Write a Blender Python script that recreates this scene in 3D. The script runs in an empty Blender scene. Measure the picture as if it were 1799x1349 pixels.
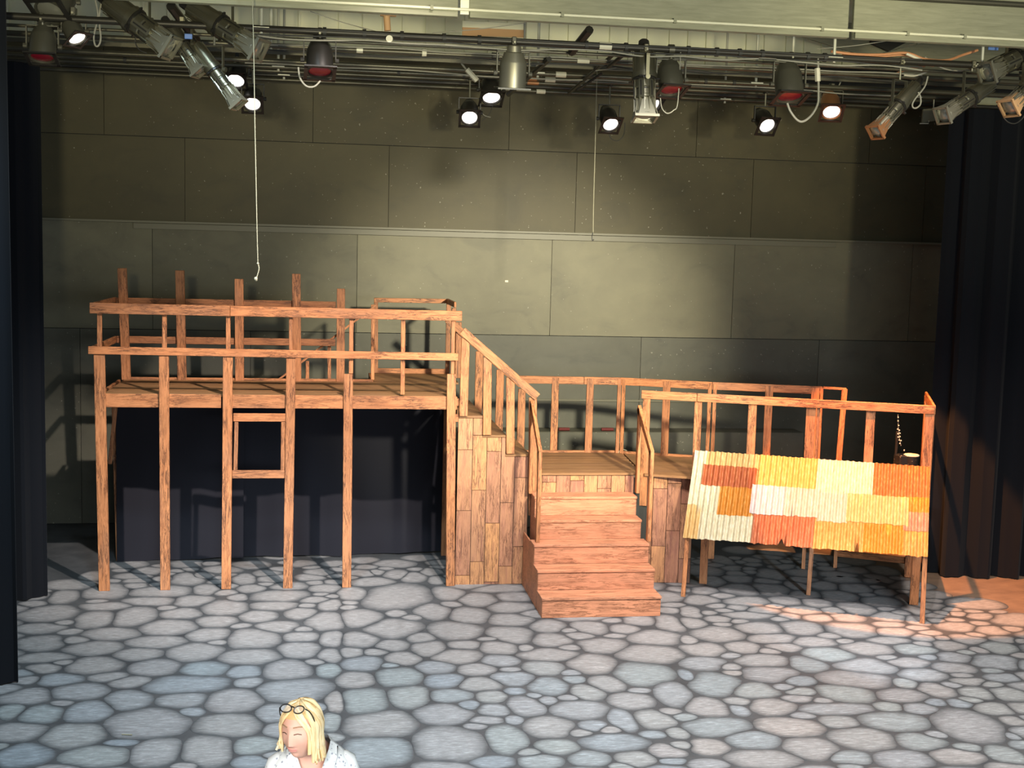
import bpy, bmesh, math, random
import numpy as np
from mathutils import Vector, Matrix, Quaternion
random.seed(7)
scene = bpy.context.scene
COL = scene.collection
PI = math.pi

# ------------------------------------------------------------------ camera
IW, IH = 1799, 1349
FPX, PITCH, YAW, ROLL = 2200.67, 0.107085, 0.150093, 0.0259516
CAM = Vector((0.0, -18.6176, 4.30533))
_fw = Vector((math.sin(YAW)*math.cos(PITCH), math.cos(YAW)*math.cos(PITCH), -math.sin(PITCH)))
_r0 = Vector((math.cos(YAW), -math.sin(YAW), 0)); _u0 = _r0.cross(_fw)
_rt = _r0*math.cos(ROLL) + _u0*math.sin(ROLL); _up = -_r0*math.sin(ROLL) + _u0*math.cos(ROLL)
cd = bpy.data.cameras.new('camera'); cd.sensor_width = 36; cd.lens = FPX/IW*36
cd.clip_start = 0.05; cd.clip_end = 200
co = bpy.data.objects.new('camera', cd); COL.objects.link(co)
co.matrix_world = Matrix(((_rt.x,_up.x,-_fw.x,CAM.x),(_rt.y,_up.y,-_fw.y,CAM.y),(_rt.z,_up.z,-_fw.z,CAM.z),(0,0,0,1)))
scene.camera = co

# ------------------------------------------------------------------ light
w = bpy.data.worlds.new('world'); scene.world = w; w.use_nodes = True
bgn = w.node_tree.nodes['Background']
bgn.inputs[0].default_value = (0.80, 0.92, 1.0, 1); bgn.inputs[1].default_value = 0.13
scene.view_settings.view_transform = 'Standard'; scene.view_settings.look = 'None'
scene.view_settings.exposure = 0.0; scene.view_settings.gamma = 1.0
scene.view_settings.use_curve_mapping = False

def aim(o, target):
    d = Vector(target) - o.location
    o.rotation_euler = d.to_track_quat('-Z', 'Y').to_euler()
def spot(name, loc, target, power, col, deg, blend=0.4, r=0.15):
    l = bpy.data.lights.new(name, 'SPOT'); l.energy = power; l.color = col
    l.spot_size = math.radians(deg); l.spot_blend = blend; l.shadow_soft_size = r
    o = bpy.data.objects.new(name, l); COL.objects.link(o); o.location = loc; aim(o, target); return o
def area(name, loc, target, power, col, sx, sy):
    l = bpy.data.lights.new(name, 'AREA'); l.shape = 'RECTANGLE'; l.size = sx; l.size_y = sy
    l.energy = power; l.color = col
    o = bpy.data.objects.new(name, l); COL.objects.link(o); o.location = loc; aim(o, target); return o
# front-of-house spots, top lights over the stage and added fill lights
spot('wall_pool_spot', (5.0,-13.0,6.0), (2.9,0.8,2.3), 11800, (1.0,0.92,0.70), 32, 0.75, 0.25)
for i,x in enumerate((-1.5,3.0,7.5)):
    spot('rig_fill_spot', (x,-16.0,4.9), (x+0.2,-6.0,7.2), 2600, (1.0,0.90,0.56), 44, 0.85, 0.25)  # added upward fill to brighten the beam, lamps and upper wall
spot('front_wash_left', (2.2,-10.5,9.0), (-0.7,-3.0,1.6), 9300, (1.0,0.88,0.80), 36, 0.95, 0.08)
spot('front_wash_right', (3.2,-10.5,9.0), (5.4,-3.4,0.8), 2300, (1.0,0.87,0.84), 36, 0.5, 0.08)
for x,y,p,c in ((-1.2,-8.6,2500,(0.66,0.87,1.0)),(2.6,-9.0,4300,(1.0,0.98,0.98)),(6.6,-8.8,3300,(1.0,0.90,0.82))):
    spot('top_light', (x,y,8.6), (x+0.1,y+2.0,0), p, c, 80, 0.8, 0.3)
spot('amber_spot', (6.0,-4.75,6.3), (7.4,-3.3,0), 5200, (1.0,0.36,0.11), 41, 0.15, 0.04)
area('low_front_fill', (4.5,-20.5,3.6), (3.0,-2.0,0.8), 760, (0.84,0.93,1.0), 8, 1.6)  # added low fill to lift the dark areas from the front
spot('under_awning_fill', (5.9,-9.9,1.9), (6.0,-5.0,0.0), 1500, (0.72,0.88,1.0), 25, 0.4, 0.15)  # added fill for the shaded floor beneath the awning
spot('under_deck_fill', (-0.6,-9.9,2.3), (-0.6,-3.6,0.0), 1300, (0.70,0.87,1.0), 34, 0.6, 0.6)  # added fill for the shaded floor beneath the tall platform
spot('woman_fill_spot', (-1.6,-18.3,4.7), (-0.1,-13.1,2.0), 1700, (1.0,0.96,0.92), 26, 0.6, 1.1)  # added fill on the woman, standing in for daylight

# ------------------------------------------------------------------ helpers
def ray(px, py):
    return _fw + _rt*((px-IW/2)/FPX) - _up*((py-IH/2)/FPX)
def PY(px, py, Y):                      # image point on the upright plane y = Y
    d = ray(px, py); return CAM + d*((Y-CAM.y)/d.y)
def PZ(px, py, Z=0.0):                  # image point on the level plane z = Z
    d = ray(px, py); return CAM + d*((Z-CAM.z)/d.z)
def PL(px, py, A, B):                   # image point on the upright plane through A and B
    n = Vector((-(B[1]-A[1]), B[0]-A[0], 0)); d = ray(px, py)
    return CAM + d*((Vector((A[0],A[1],0))-CAM).dot(n)/d.dot(n))

WM = {}
def link(o, parent=None, world=None):
    COL.objects.link(o); world = world or Matrix.Identity(4)
    WM[o] = world
    if parent is not None:
        o.parent = parent; o.matrix_basis = WM[parent].inverted() @ world
    else:
        o.matrix_basis = world
    return o
def tag(o, label=None, cat=None, group=None, kind=None):
    if label: o['label'] = label
    if cat: o['category'] = cat
    if group: o['group'] = group
    if kind: o['kind'] = kind
    return o
def thing(name, loc, label=None, cat=None, group=None, kind=None, world=None):
    o = bpy.data.objects.new(name, None); o.empty_display_size = 0.1
    link(o, None, world or Matrix.Translation(Vector(loc)))
    return tag(o, label, cat, group, kind)
def copy_tree(o, parent=None, world=None):
    c = o.copy(); COL.objects.link(c)
    if parent is None:
        WM[c] = world; c.matrix_basis = world
    else:
        c.parent = parent; c.matrix_basis = o.matrix_basis.copy(); WM[c] = WM[parent] @ c.matrix_basis
    for ch in o.children: copy_tree(ch, c)
    return c

class MB:
    def __init__(s): s.v=[]; s.f=[]; s.uv=None; s.att=None
    def add(s, vs, fs):
        n=len(s.v); s.v += [Vector(v) for v in vs]; s.f += [tuple(i+n for i in f) for f in fs]; return s
    def box(s, c, d, m=None):
        c=Vector(c); x,y,z=[k/2 for k in d]
        vs=[Vector((a*x,b*y,e*z)) for a in(-1,1) for b in(-1,1) for e in(-1,1)]
        if m is not None: vs=[m@v for v in vs]
        return s.add([v+c for v in vs],[(0,1,3,2),(4,6,7,5),(0,4,5,1),(2,3,7,6),(0,2,6,4),(1,5,7,3)])
    def cyl(s, a, b, r0, r1=None, n=12, cap=True):
        return s.lathe(a, b, [(0,r0),(1,r0 if r1 is None else r1)], n, cap)
    def lathe(s, a, b, prof, n=16, cap=True, ax=1.0):
        a=Vector(a); b=Vector(b); d=b-a; q=d.to_track_quat('Z','Y').to_matrix(); X=q.col[0]; Y=q.col[1]
        vs=[]; fs=[]
        for t,r in prof:
            for i in range(n):
                an=2*PI*i/n; vs.append(a+d*t+X*(r*math.cos(an))+Y*(r*ax*math.sin(an)))
        for k in range(len(prof)-1):
            for i in range(n):
                j=(i+1)%n; fs.append((k*n+i,k*n+j,(k+1)*n+j,(k+1)*n+i))
        if cap:
            fs.append(tuple(range(n-1,-1,-1))); fs.append(tuple((len(prof)-1)*n+i for i in range(n)))
        return s.add(vs,fs)
    def tube(s, pts, r, n=8, taper=None):
        pts=[Vector(p) for p in pts]; vs=[]; fs=[]; ref=Vector((0.31,0.17,0.93))
        for k,p in enumerate(pts):
            d=(pts[min(k+1,len(pts)-1)]-pts[max(k-1,0)])
            if d.length<1e-9: d=Vector((0,0,1))
            d.normalize()
            X=d.cross(ref)
            if X.length<1e-3: X=d.cross(Vector((1,0,0)))
            X.normalize(); Y=d.cross(X); ref=ref
            rr=r if taper is None else r*taper[k]
            for i in range(n):
                an=2*PI*i/n; vs.append(p+X*rr*math.cos(an)+Y*rr*math.sin(an))
        for k in range(len(pts)-1):
            for i in range(n):
                j=(i+1)%n; fs.append((k*n+i,k*n+j,(k+1)*n+j,(k+1)*n+i))
        fs.append(tuple(range(n-1,-1,-1))); fs.append(tuple((len(pts)-1)*n+i for i in range(n)))
        return s.add(vs,fs)
    def rings(s, rings, cap=True, closed=True):
        n=len(rings[0]); vs=[v for r in rings for v in r]; fs=[]
        for k in range(len(rings)-1):
            for i in range(n if closed else n-1):
                j=(i+1)%n; fs.append((k*n+i,k*n+j,(k+1)*n+j,(k+1)*n+i))
        if cap:
            fs.append(tuple(range(n-1,-1,-1))); fs.append(tuple((len(rings)-1)*n+i for i in range(n)))
        return s.add(vs,fs)
    def sphere(s, c, r, nu=16, nv=10, sc=(1,1,1)):
        c=Vector(c); rings=[]
        for k in range(1,nv):
            th=PI*k/nv
            rings.append([c+Vector((r*sc[0]*math.sin(th)*math.cos(2*PI*i/nu), r*sc[1]*math.sin(th)*math.sin(2*PI*i/nu), r*sc[2]*math.cos(th))) for i in range(nu)])
        return s.rings(rings[::-1])
    def build(s, name, mat, parent=None, smooth=False, recenter=True, world=None, bevel=0):
        vs=s.v; wm=world or Matrix.Identity(4)
        if recenter and world is None:
            lo=[min(v[k] for v in vs) for k in range(3)]; hi=[max(v[k] for v in vs) for k in range(3)]
            c=Vector(((lo[0]+hi[0])/2,(lo[1]+hi[1])/2,lo[2])); vs=[v-c for v in vs]; wm=Matrix.Translation(c)
        me=bpy.data.meshes.new(name); me.from_pydata([tuple(v) for v in vs],[],s.f)
        bm=bmesh.new(); bm.from_mesh(me)
        bmesh.ops.recalc_face_normals(bm, faces=bm.faces)
        if bevel: bmesh.ops.bevel(bm, geom=list(bm.edges), offset=bevel, segments=1, affect='EDGES')
        bm.to_mesh(me); bm.free()
        if s.att is not None and not bevel:
            a=me.attributes.new('val','FLOAT','POINT')
            for i,x in enumerate(s.att): a.data[i].value=x
        me.materials.append(mat)
        if smooth:
            for p in me.polygons: p.use_smooth=True
            try: me.set_sharp_from_angle(angle=math.radians(38))
            except Exception: pass
        o=bpy.data.objects.new(name, me); return link(o,parent,wm)

# ------------------------------------------------------------------ materials
def mat(name, col, rough=0.6, metal=0.0, spec=0.5):
    m=bpy.data.materials.new(name); m.use_nodes=True; b=m.node_tree.nodes['Principled BSDF']
    b.inputs['Base Color'].default_value=(*col,1); b.inputs['Roughness'].default_value=rough
    b.inputs['Metallic'].default_value=metal; b.inputs['Specular IOR Level'].default_value=spec
    return m
class NT:
    def __init__(s,m): s.m=m; s.t=m.node_tree; s.b=s.t.nodes['Principled BSDF']
    def n(s,typ,**kw):
        k=s.t.nodes.new(typ)
        for a,b in kw.items():
            if a.startswith('i_'): k.inputs[a[2:].replace('_',' ')].default_value=b
            else: setattr(k,a,b)
        return k
    def l(s,a,b): s.t.links.new(a,b)
    def mapping(s,scale,coord='Object',loc=None):
        tc=s.n('ShaderNodeTexCoord'); mp=s.n('ShaderNodeMapping'); mp.inputs['Scale'].default_value=scale
        s.l(tc.outputs[coord],mp.inputs['Vector'])
        if loc is not None: s.l(loc,mp.inputs['Location'])
        return mp.outputs['Vector']
    def noise(s,vec,scale,detail=4,rough=0.55,dist=0.0):
        k=s.n('ShaderNodeTexNoise'); k.inputs['Scale'].default_value=scale; k.inputs['Detail'].default_value=detail
        k.inputs['Roughness'].default_value=rough; k.inputs['Distortion'].default_value=dist
        s.l(vec,k.inputs['Vector']); return k.outputs['Fac']
    def ramp(s,fac,stops):
        k=s.n('ShaderNodeValToRGB'); e=k.color_ramp.elements
        while len(e)<len(stops): e.new(0.5)
        for i,(p,c) in enumerate(stops):
            e[i].position=p; e[i].color=(*c,1) if len(c)==3 else c
        s.l(fac,k.inputs['Fac']); return k.outputs['Color']
    def mix(s,fac,a,b,mode='MIX'):
        k=s.n('ShaderNodeMix',data_type='RGBA',blend_type=mode)
        for v,i in ((fac,0),(a,6),(b,7)):
            if hasattr(v,'links'): s.l(v,k.inputs[i])
            elif i==0: k.inputs[0].default_value=v
            else: k.inputs[i].default_value=(*v,1)
        return k.outputs[2]
    def bump(s,h,strength,dist=0.01):
        k=s.n('ShaderNodeBump'); k.inputs['Strength'].default_value=strength; k.inputs['Distance'].default_value=dist
        s.l(h,k.inputs['Height']); s.l(k.outputs[0],s.b.inputs['Normal'])
def rnd_vec(t):
    oi=t.n('ShaderNodeObjectInfo'); mu=t.n('ShaderNodeVectorMath',operation='SCALE'); mu.inputs['Scale'].default_value=37.0
    cb=t.n('ShaderNodeCombineXYZ')
    for i in range(3): t.l(oi.outputs['Random'],cb.inputs[i])
    t.l(cb.outputs[0],mu.inputs[0]); return mu.outputs[0], oi.outputs['Random']

def wood(name, light, mid, dark, grain=1.0, lines=True, tints=((0.82,0.80,0.80),(1.12,1.06,1.0))):
    m=mat(name,mid,0.55,0,0.35); t=NT(m); off,rn=rnd_vec(t)
    v=t.mapping((1.3,14,14),'Object',off)
    n1=t.noise(v,1.6*grain,5,0.6,0.5)
    base=t.ramp(n1,[(0.3,mid),(0.52,light),(0.72,mid)])
    tint=t.ramp(rn,[(0,tints[0]),(0.5,(1,1,1)),(1,tints[1])])
    base=t.mix(1.0,base,tint,'MULTIPLY')
    if lines:
        v2=t.mapping((2.2,26,26),'Object',off)
        n2=t.noise(v2,1.15*grain,6,0.72,1.9)
        ln=t.ramp(n2,[(0.385,(1,1,1)),(0.45,(0,0,0)),(0.475,(0,0,0)),(0.53,(1,1,1))])
        inv=t.n('ShaderNodeInvert'); t.l(ln,inv.inputs['Color'])
        v3=t.mapping((1.2,3,3),'Object',off)
        msk=t.ramp(t.noise(v3,2.2,2,0.5),[(0.38,(0.25,0.25,0.25)),(0.60,(0.95,0.95,0.95))])
        f=t.mix(1.0,inv.outputs[0],msk,'MULTIPLY')
        base=t.mix(f,base,dark)
    # greyed worn paint
    v4=t.mapping((0.7,2.5,2.5),'Object',off)
    wear=t.ramp(t.noise(v4,2.0,3,0.6),[(0.55,(0,0,0)),(0.75,(0.45,0.45,0.45))])
    base=t.mix(wear,base,(0.26,0.13,0.075))
    t.l(base,t.b.inputs['Base Color']); t.bump(n1,0.25,0.004)
    return m
M={}
M['wood']=wood('stained_wood',(0.49,0.205,0.082),(0.325,0.12,0.045),(0.07,0.026,0.011))
M['step']=wood('step_wood',(0.52,0.225,0.12),(0.42,0.168,0.088),(0.17,0.066,0.03),0.8)
M['plank']=wood('painted_plank',(0.45,0.222,0.108),(0.32,0.142,0.085),(0.115,0.048,0.026),1.0,True,((0.80,0.74,0.86),(1.22,1.20,0.95)))
M['deck']=wood('deck_boards',(0.25,0.128,0.052),(0.165,0.078,0.031),(0.10,0.045,0.02),0.8,False)

def wallmat(name,lo,hi):
    m=mat(name,lo,0.55,0,0.35); t=NT(m)
    v=t.mapping((1,1,1),'Object'); off,rn=rnd_vec(t)
    v2=t.mapping((0.6,1,0.6),'Object',off)
    c=t.ramp(t.noise(v2,1.3,5,0.6),[(0.3,lo),(0.7,hi)])
    sp=t.noise(t.mapping((1,1,1),'Object',off),26,1,0.4)
    c=t.mix(t.ramp(sp,[(0.755,(0,0,0)),(0.78,(0.5,0.5,0.5))]),c,(0.4,0.38,0.3))
    bl=t.noise(t.mapping((0.8,1,1.3),'Object',off),1.7,4,0.6,0.8)
    c=t.mix(1.0,c,t.ramp(bl,[(0.30,(1.10,1.10,1.08)),(0.56,(1,1,1)),(0.68,(0.86,0.87,0.89))]),'MULTIPLY')
    tint=t.ramp(rn,[(0,(0.9,0.9,0.9)),(1,(1.08,1.08,1.08))])
    c=t.mix(1.0,c,tint,'MULTIPLY')
    t.l(c,t.b.inputs['Base Color']); t.bump(t.noise(v,9,4,0.6),0.12,0.01); return m
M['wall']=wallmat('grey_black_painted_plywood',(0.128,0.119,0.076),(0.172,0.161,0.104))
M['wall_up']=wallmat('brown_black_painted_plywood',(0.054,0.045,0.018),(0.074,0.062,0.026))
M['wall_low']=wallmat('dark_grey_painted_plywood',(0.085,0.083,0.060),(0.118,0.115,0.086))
M['seam']=mat('dark_seam_backing',(0.02,0.02,0.016),0.8)  # near-black backing behind seams and planks
M['trim']=mat('wall_trim_paint',(0.13,0.122,0.078),0.5)
M['velvet']=mat('black_velour',(0.0055,0.0065,0.009),0.95,0,0.15)
M['cloth']=mat('black_masking_cloth',(0.013,0.013,0.018),0.9,0,0.2)
for k in ('velvet','cloth'):
    M[k].node_tree.nodes['Principled BSDF'].inputs['Sheen Weight'].default_value=0.03
    t=NT(M[k]); t.bump(t.noise(t.mapping((1,1,1)),160,2,0.5),0.1,0.002)

def floormat():
    m=mat('painted_stage_floor',(0.05,0.052,0.056),0.6,0,0.3); t=NT(m)
    v=t.mapping((1,1,1),'Object')
    c=t.ramp(t.noise(v,2.4,5,0.65),[(0.3,(0.030,0.033,0.036)),(0.7,(0.066,0.069,0.072))])
    t.l(c,t.b.inputs['Base Color']); return m
M['floor']=floormat()
def stonemat():
    m=mat('painted_stone',(0.2,0.2,0.2),0.55,0,0.3); t=NT(m); off,rn=rnd_vec(t)
    at=t.n('ShaderNodeAttribute',attribute_name='val')
    tint=t.ramp(rn,[(0.0,(0.165,0.188,0.208)),(0.25,(0.192,0.212,0.212)),(0.5,(0.208,0.204,0.204)),(0.75,(0.182,0.200,0.214)),(1.0,(0.222,0.212,0.205))])
    sc=t.noise(t.mapping((3,16,3),'Object',off),3.2,6,0.72,0.4)
    hi=t.ramp(sc,[(0.35,(0.70,0.70,0.70)),(0.52,(1,1,1)),(0.72,(1.75,1.78,1.8))])
    c=t.mix(1.0,tint,hi,'MULTIPLY')
    blot=t.noise(t.mapping((1,1,1),'Object',off),5,3,0.6)
    ad=t.n('ShaderNodeMath',operation='MULTIPLY_ADD'); ad.inputs[1].default_value=0.5; 
    t.l(blot,ad.inputs[0]); t.l(at.outputs['Fac'],ad.inputs[2])
    f=t.ramp(ad.outputs[0],[(0.20,(0.0,0.0,0.0)),(0.40,(0.34,0.34,0.34)),(0.70,(0.78,0.78,0.78)),(1.15,(1,1,1))])
    c=t.mix(f,(0.042,0.046,0.050),c)
    t.l(c,t.b.inputs['Base Color']); return m
M['stone']=stonemat()
M['metal']=mat('olive_black_metal',(0.075,0.073,0.055),0.42,0.35,0.5)
M['alu']=mat('cast_aluminium',(0.26,0.25,0.19),0.40,0.7,0.5)
M['black']=mat('black_enamel',(0.018,0.017,0.015),0.38,0.1,0.5)
M['pipe']=mat('steel_pipe',(0.085,0.08,0.058),0.38,0.55,0.5)
M['pipe_dark']=mat('dark_iron_pipe',(0.028,0.026,0.02),0.45,0.4,0.5)
M['rod']=mat('galvanised_rod',(0.52,0.52,0.42),0.45,0.3)
M['cable']=mat('black_cable',(0.02,0.02,0.018),0.6)
M['cable_grey']=mat('grey_cable',(0.25,0.245,0.20),0.6)
M['cable_orange']=mat('orange_cable',(0.48,0.22,0.10),0.55)
M['plug']=mat('cream_plug',(0.55,0.53,0.42),0.5)
M['copper_warm_lit']=mat('copper_and_warm_lit',(0.32,0.15,0.065),0.4,0.5)  # couplers, and lamp metal with orange light put into its colour
M['rope']=mat('cotton_rope',(0.26,0.245,0.17),0.9)
M['beam']=None
def beammat():
    m=mat('grey_green_plywood',(0.24,0.24,0.165),0.7,0,0.3); t=NT(m)
    g=t.noise(t.mapping((1.2,1,14)),2.2,6,0.65,0.6)
    c=t.ramp(g,[(0.3,(0.20,0.20,0.135)),(0.7,(0.285,0.285,0.20))]); t.l(c,t.b.inputs['Base Color']); return m
M['beam']=beammat()
M['cream']=mat('cream_metal_siding',(0.82,0.82,0.62),0.55)
M['conduit']=mat('pale_conduit',(0.62,0.61,0.45),0.5)
M['kraft']=mat('tan_board',(0.42,0.25,0.12),0.7)
M['red']=mat('red_gel',(0.16,0.006,0.016),0.25,0,0.6)
M['redcloth']=mat('red_strap',(0.12,0.012,0.010),0.7)
M['amberbarrel']=mat('amber_lit_tape',(0.55,0.26,0.10),0.5)
def emit(name,col,st):
    m=bpy.data.materials.new(name); m.use_nodes=True; b=m.node_tree.nodes['Principled BSDF']
    b.inputs['Base Color'].default_value=(*col,1); b.inputs['Emission Color'].default_value=(*col,1); b.inputs['Emission Strength'].default_value=st
    b.inputs['Roughness'].default_value=0.2; return m
M['lens']=emit('glowing_lens',(1.0,0.93,0.86),1.6)
M['glass']=mat('clear_lens_glass',(0.22,0.22,0.18),0.15,0.3,0.8)
M['bluelabel']=mat('blue_label',(0.10,0.20,0.50),0.5)

# ------------------------------------------------------------------ boards
def board(name, a, b, w, t, parent, m='wood', face=(0,-1,0), bevel=0.004):
    """a timber from a to b (world), width w across, thickness t along 'face'."""
    a=Vector(a); b=Vector(b); X=(b-a); L=X.length; X.normalize(); N=Vector(face); N=(N-X*N.dot(X)).normalized(); Yv=N.cross(X)
    mw=Matrix.Translation((a+b)/2) @ Matrix((( X.x,Yv.x,N.x,0),(X.y,Yv.y,N.y,0),(X.z,Yv.z,N.z,0),(0,0,0,1)))
    mb=MB().box((0,0,0),(L,w,t))
    return mb.build(name,M[m],parent,world=mw,bevel=min(bevel,t*0.25))
def prism(name, pts, lo, hi, parent, m, ext=Vector((0,0,1)), bevel=0):
    """polygon pts (Vectors) extruded along ext from lo to hi"""
    mb=MB(); n=len(pts); ext=Vector(ext)
    A=[Vector(p)+ext*lo for p in pts]; B=[Vector(p)+ext*hi for p in pts]
    mb.add(A+B,[tuple(range(n-1,-1,-1)),tuple(range(n,2*n))]+[(i,(i+1)%n,n+(i+1)%n,n+i) for i in range(n)])
    return mb.build(name,M[m] if isinstance(m,str) else m,parent,bevel=bevel)

# ================================================================== SETTING
YW=0.8
floor=MB().box((3,-5,-0.063),(24,16,0.12)).build('floor',M['floor'],recenter=False)
tag(floor,kind='structure')
# the unpainted end of the floor by the right curtain
t=NT(M['floor']); tc=t.n('ShaderNodeTexCoord'); sx=t.n('ShaderNodeSeparateXYZ'); t.l(tc.outputs['Object'],sx.inputs[0])
old=t.b.inputs['Base Color'].links[0].from_socket
wob=t.noise(t.mapping((1,1,1)),1.6,3,0.6)
m1=t.n('ShaderNodeMath',operation='MULTIPLY_ADD'); m1.inputs[1].default_value=0.9; t.l(wob,m1.inputs[0]); t.l(sx.outputs['X'],m1.inputs[2])
m2=t.n('ShaderNodeMath',operation='MULTIPLY_ADD'); m2.inputs[1].default_value=0.35; t.l(sx.outputs['Y'],m2.inputs[0]); t.l(m1.outputs[0],m2.inputs[2])
f=t.ramp(m2.outputs[0],[(0,(0,0,0)),(1,(1,1,1))]); rp=f.node.color_ramp
mr=t.n('ShaderNodeMapRange'); mr.inputs['From Min'].default_value=7.0; mr.inputs['From Max'].default_value=7.5
t.l(m2.outputs[0],mr.inputs['Value'])
bare=t.ramp(t.noise(t.mapping((1,2,1)),2.5,5,0.65),[(0.3,(0.125,0.085,0.06)),(0.7,(0.20,0.135,0.09))])
t.l(t.mix(mr.outputs[0],old,bare),t.b.inputs['Base Color'])

# ---- painted cobbles: (image x, image y, width, height) read off the photo
S=[]
def crop(x0,s):
    for i in range(0,len(s),4): S.append((x0+s[i]/3.0,1000+s[i+1]/3.0,s[i+2]/3.0,s[i+3]/3.0))
crop(0,[335,140,160,80, 250,235,330,90, 490,38,130,50, 710,40,200,45, 560,115,240,80, 850,115,330,60, 1010,45,220,70, 1090,105,150,60,
 1290,52,130,55, 1330,100,150,45, 1430,45,170,50, 1520,90,200,45, 1640,40,150,40, 1665,70,100,25, 1710,100,160,50, 560,195,270,45,
 790,167,270,45, 1020,165,200,55, 1255,150,110,40, 1480,140,330,70, 1660,160,180,40, 510,260,240,90, 700,250,250,110, 950,232,220,55,
 1190,200,260,80, 1440,190,280,50, 1590,230,160,60, 1740,185,150,60, 180,310,330,60, 370,328,130,30, 590,340,310,70, 880,305,320,80,
 1140,275,210,60, 1360,245,180,60, 1270,297,110,25, 1460,305,230,60, 1720,275,220,100, 210,390,280,75, 500,415,310,80, 820,383,320,65,
 1100,345,230,70, 1340,360,280,110, 1590,355,200,55, 1750,365,140,90, 230,465,320,50, 720,447,270,70, 1025,435,280,95, 1325,460,340,80,
 1580,425,230,90, 1740,455,150,80, 500,505,290,100, 820,517,260,90, 1080,525,260,80, 1290,540,190,70, 1520,530,270,120, 1730,530,140,75,
 230,520,180,50, 320,580,250,60, 570,567,220,50, 690,590,230,60, 980,608,470,105, 1310,595,160,60, 1540,635,420,130, 130,675,280,90,
 410,645,280,90, 680,690,260,100, 970,685,300,90, 1230,690,350,130, 220,760,230,100, 470,745,260,110, 1010,750,150,50, 1440,760,200,110,
 1770,700,130,120, 80,860,330,100, 380,880,350,130, 790,810,440,160, 1210,820,390,125, 1460,840,160,80, 110,980,330,130, 640,915,200,40,
 510,985,370,130, 820,960,280,150, 1090,950,280,180, 1340,930,240,100, 1330,1010,200,70, 1750,800,100,100, 60,740,150,90, 1650,960,300,130,
 980,1035,150,30, 300,1060,300,70, 1090,1090,260,70, 820,1090,260,80, 90,1090,300,80])
crop(600,[60,130,180,70, 290,145,370,140, 170,65,230,50, 370,38,180,55, 120,20,180,40, 510,55,110,50, 570,125,180,80,
 820,100,330,40, 710,160,220,70, 910,145,180,50, 480,220,220,90, 890,200,230,60, 100,260,240,90, 290,230,110,40, 670,245,230,90,
 890,265,250,65, 270,310,320,105, 600,320,290,100, 880,345,250,90, 1090,300,180,65, 1305,305,180,85, 1490,315,150,45, 1420,268,120,25,
 1580,270,180,45, 1730,285,160,80, 90,370,230,80, 420,360,160,60, 1115,370,210,70, 1660,360,270,75, 265,400,180,60, 460,415,180,90,
 645,397,170,45, 830,410,190,75, 970,415,80,35, 780,365,130,16, 1370,400,260,80, 50,440,150,60, 600,460,270,80, 830,480,190,60,
 1100,450,310,65, 1625,445,340,95, 110,495,240,85, 320,470,190,70, 500,515,210,70, 710,525,200,60, 890,528,110,20, 1070,520,210,75,
 1325,500,260,110, 1580,555,330,135, 80,585,200,100, 300,565,250,100, 545,585,210,75, 910,575,240,75, 730,605,240,70, 1090,615,220,100,
 1225,580,120,40, 1405,600,200,90, 1440,350,120,16, 110,690,300,150, 350,670,240,110, 570,665,230,65, 790,670,150,65, 915,640,110,35,
 1020,665,60,20, 1295,650,190,85, 1575,637,130,25, 1740,650,190,150, 200,820,390,150, 540,765,300,110, 670,715,110,50, 805,742,170,65,
 975,720,200,100, 1085,690,110,50, 1250,735,290,100, 1525,690,230,85, 760,795,190,45, 910,793,100,45, 1100,830,250,110, 1325,825,150,60,
 1480,795,130,115, 1660,790,210,100, 190,950,390,170, 570,925,400,210, 865,900,210,150, 1140,935,220,80, 1430,910,340,90, 1640,870,140,40,
 1720,960,180,80, 790,1015,270,70, 1040,1010,230,80, 1310,1000,200,90, 1550,1000,200,80, 1770,860,120,60, 300,1090,350,90, 900,1090,300,80])
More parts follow.
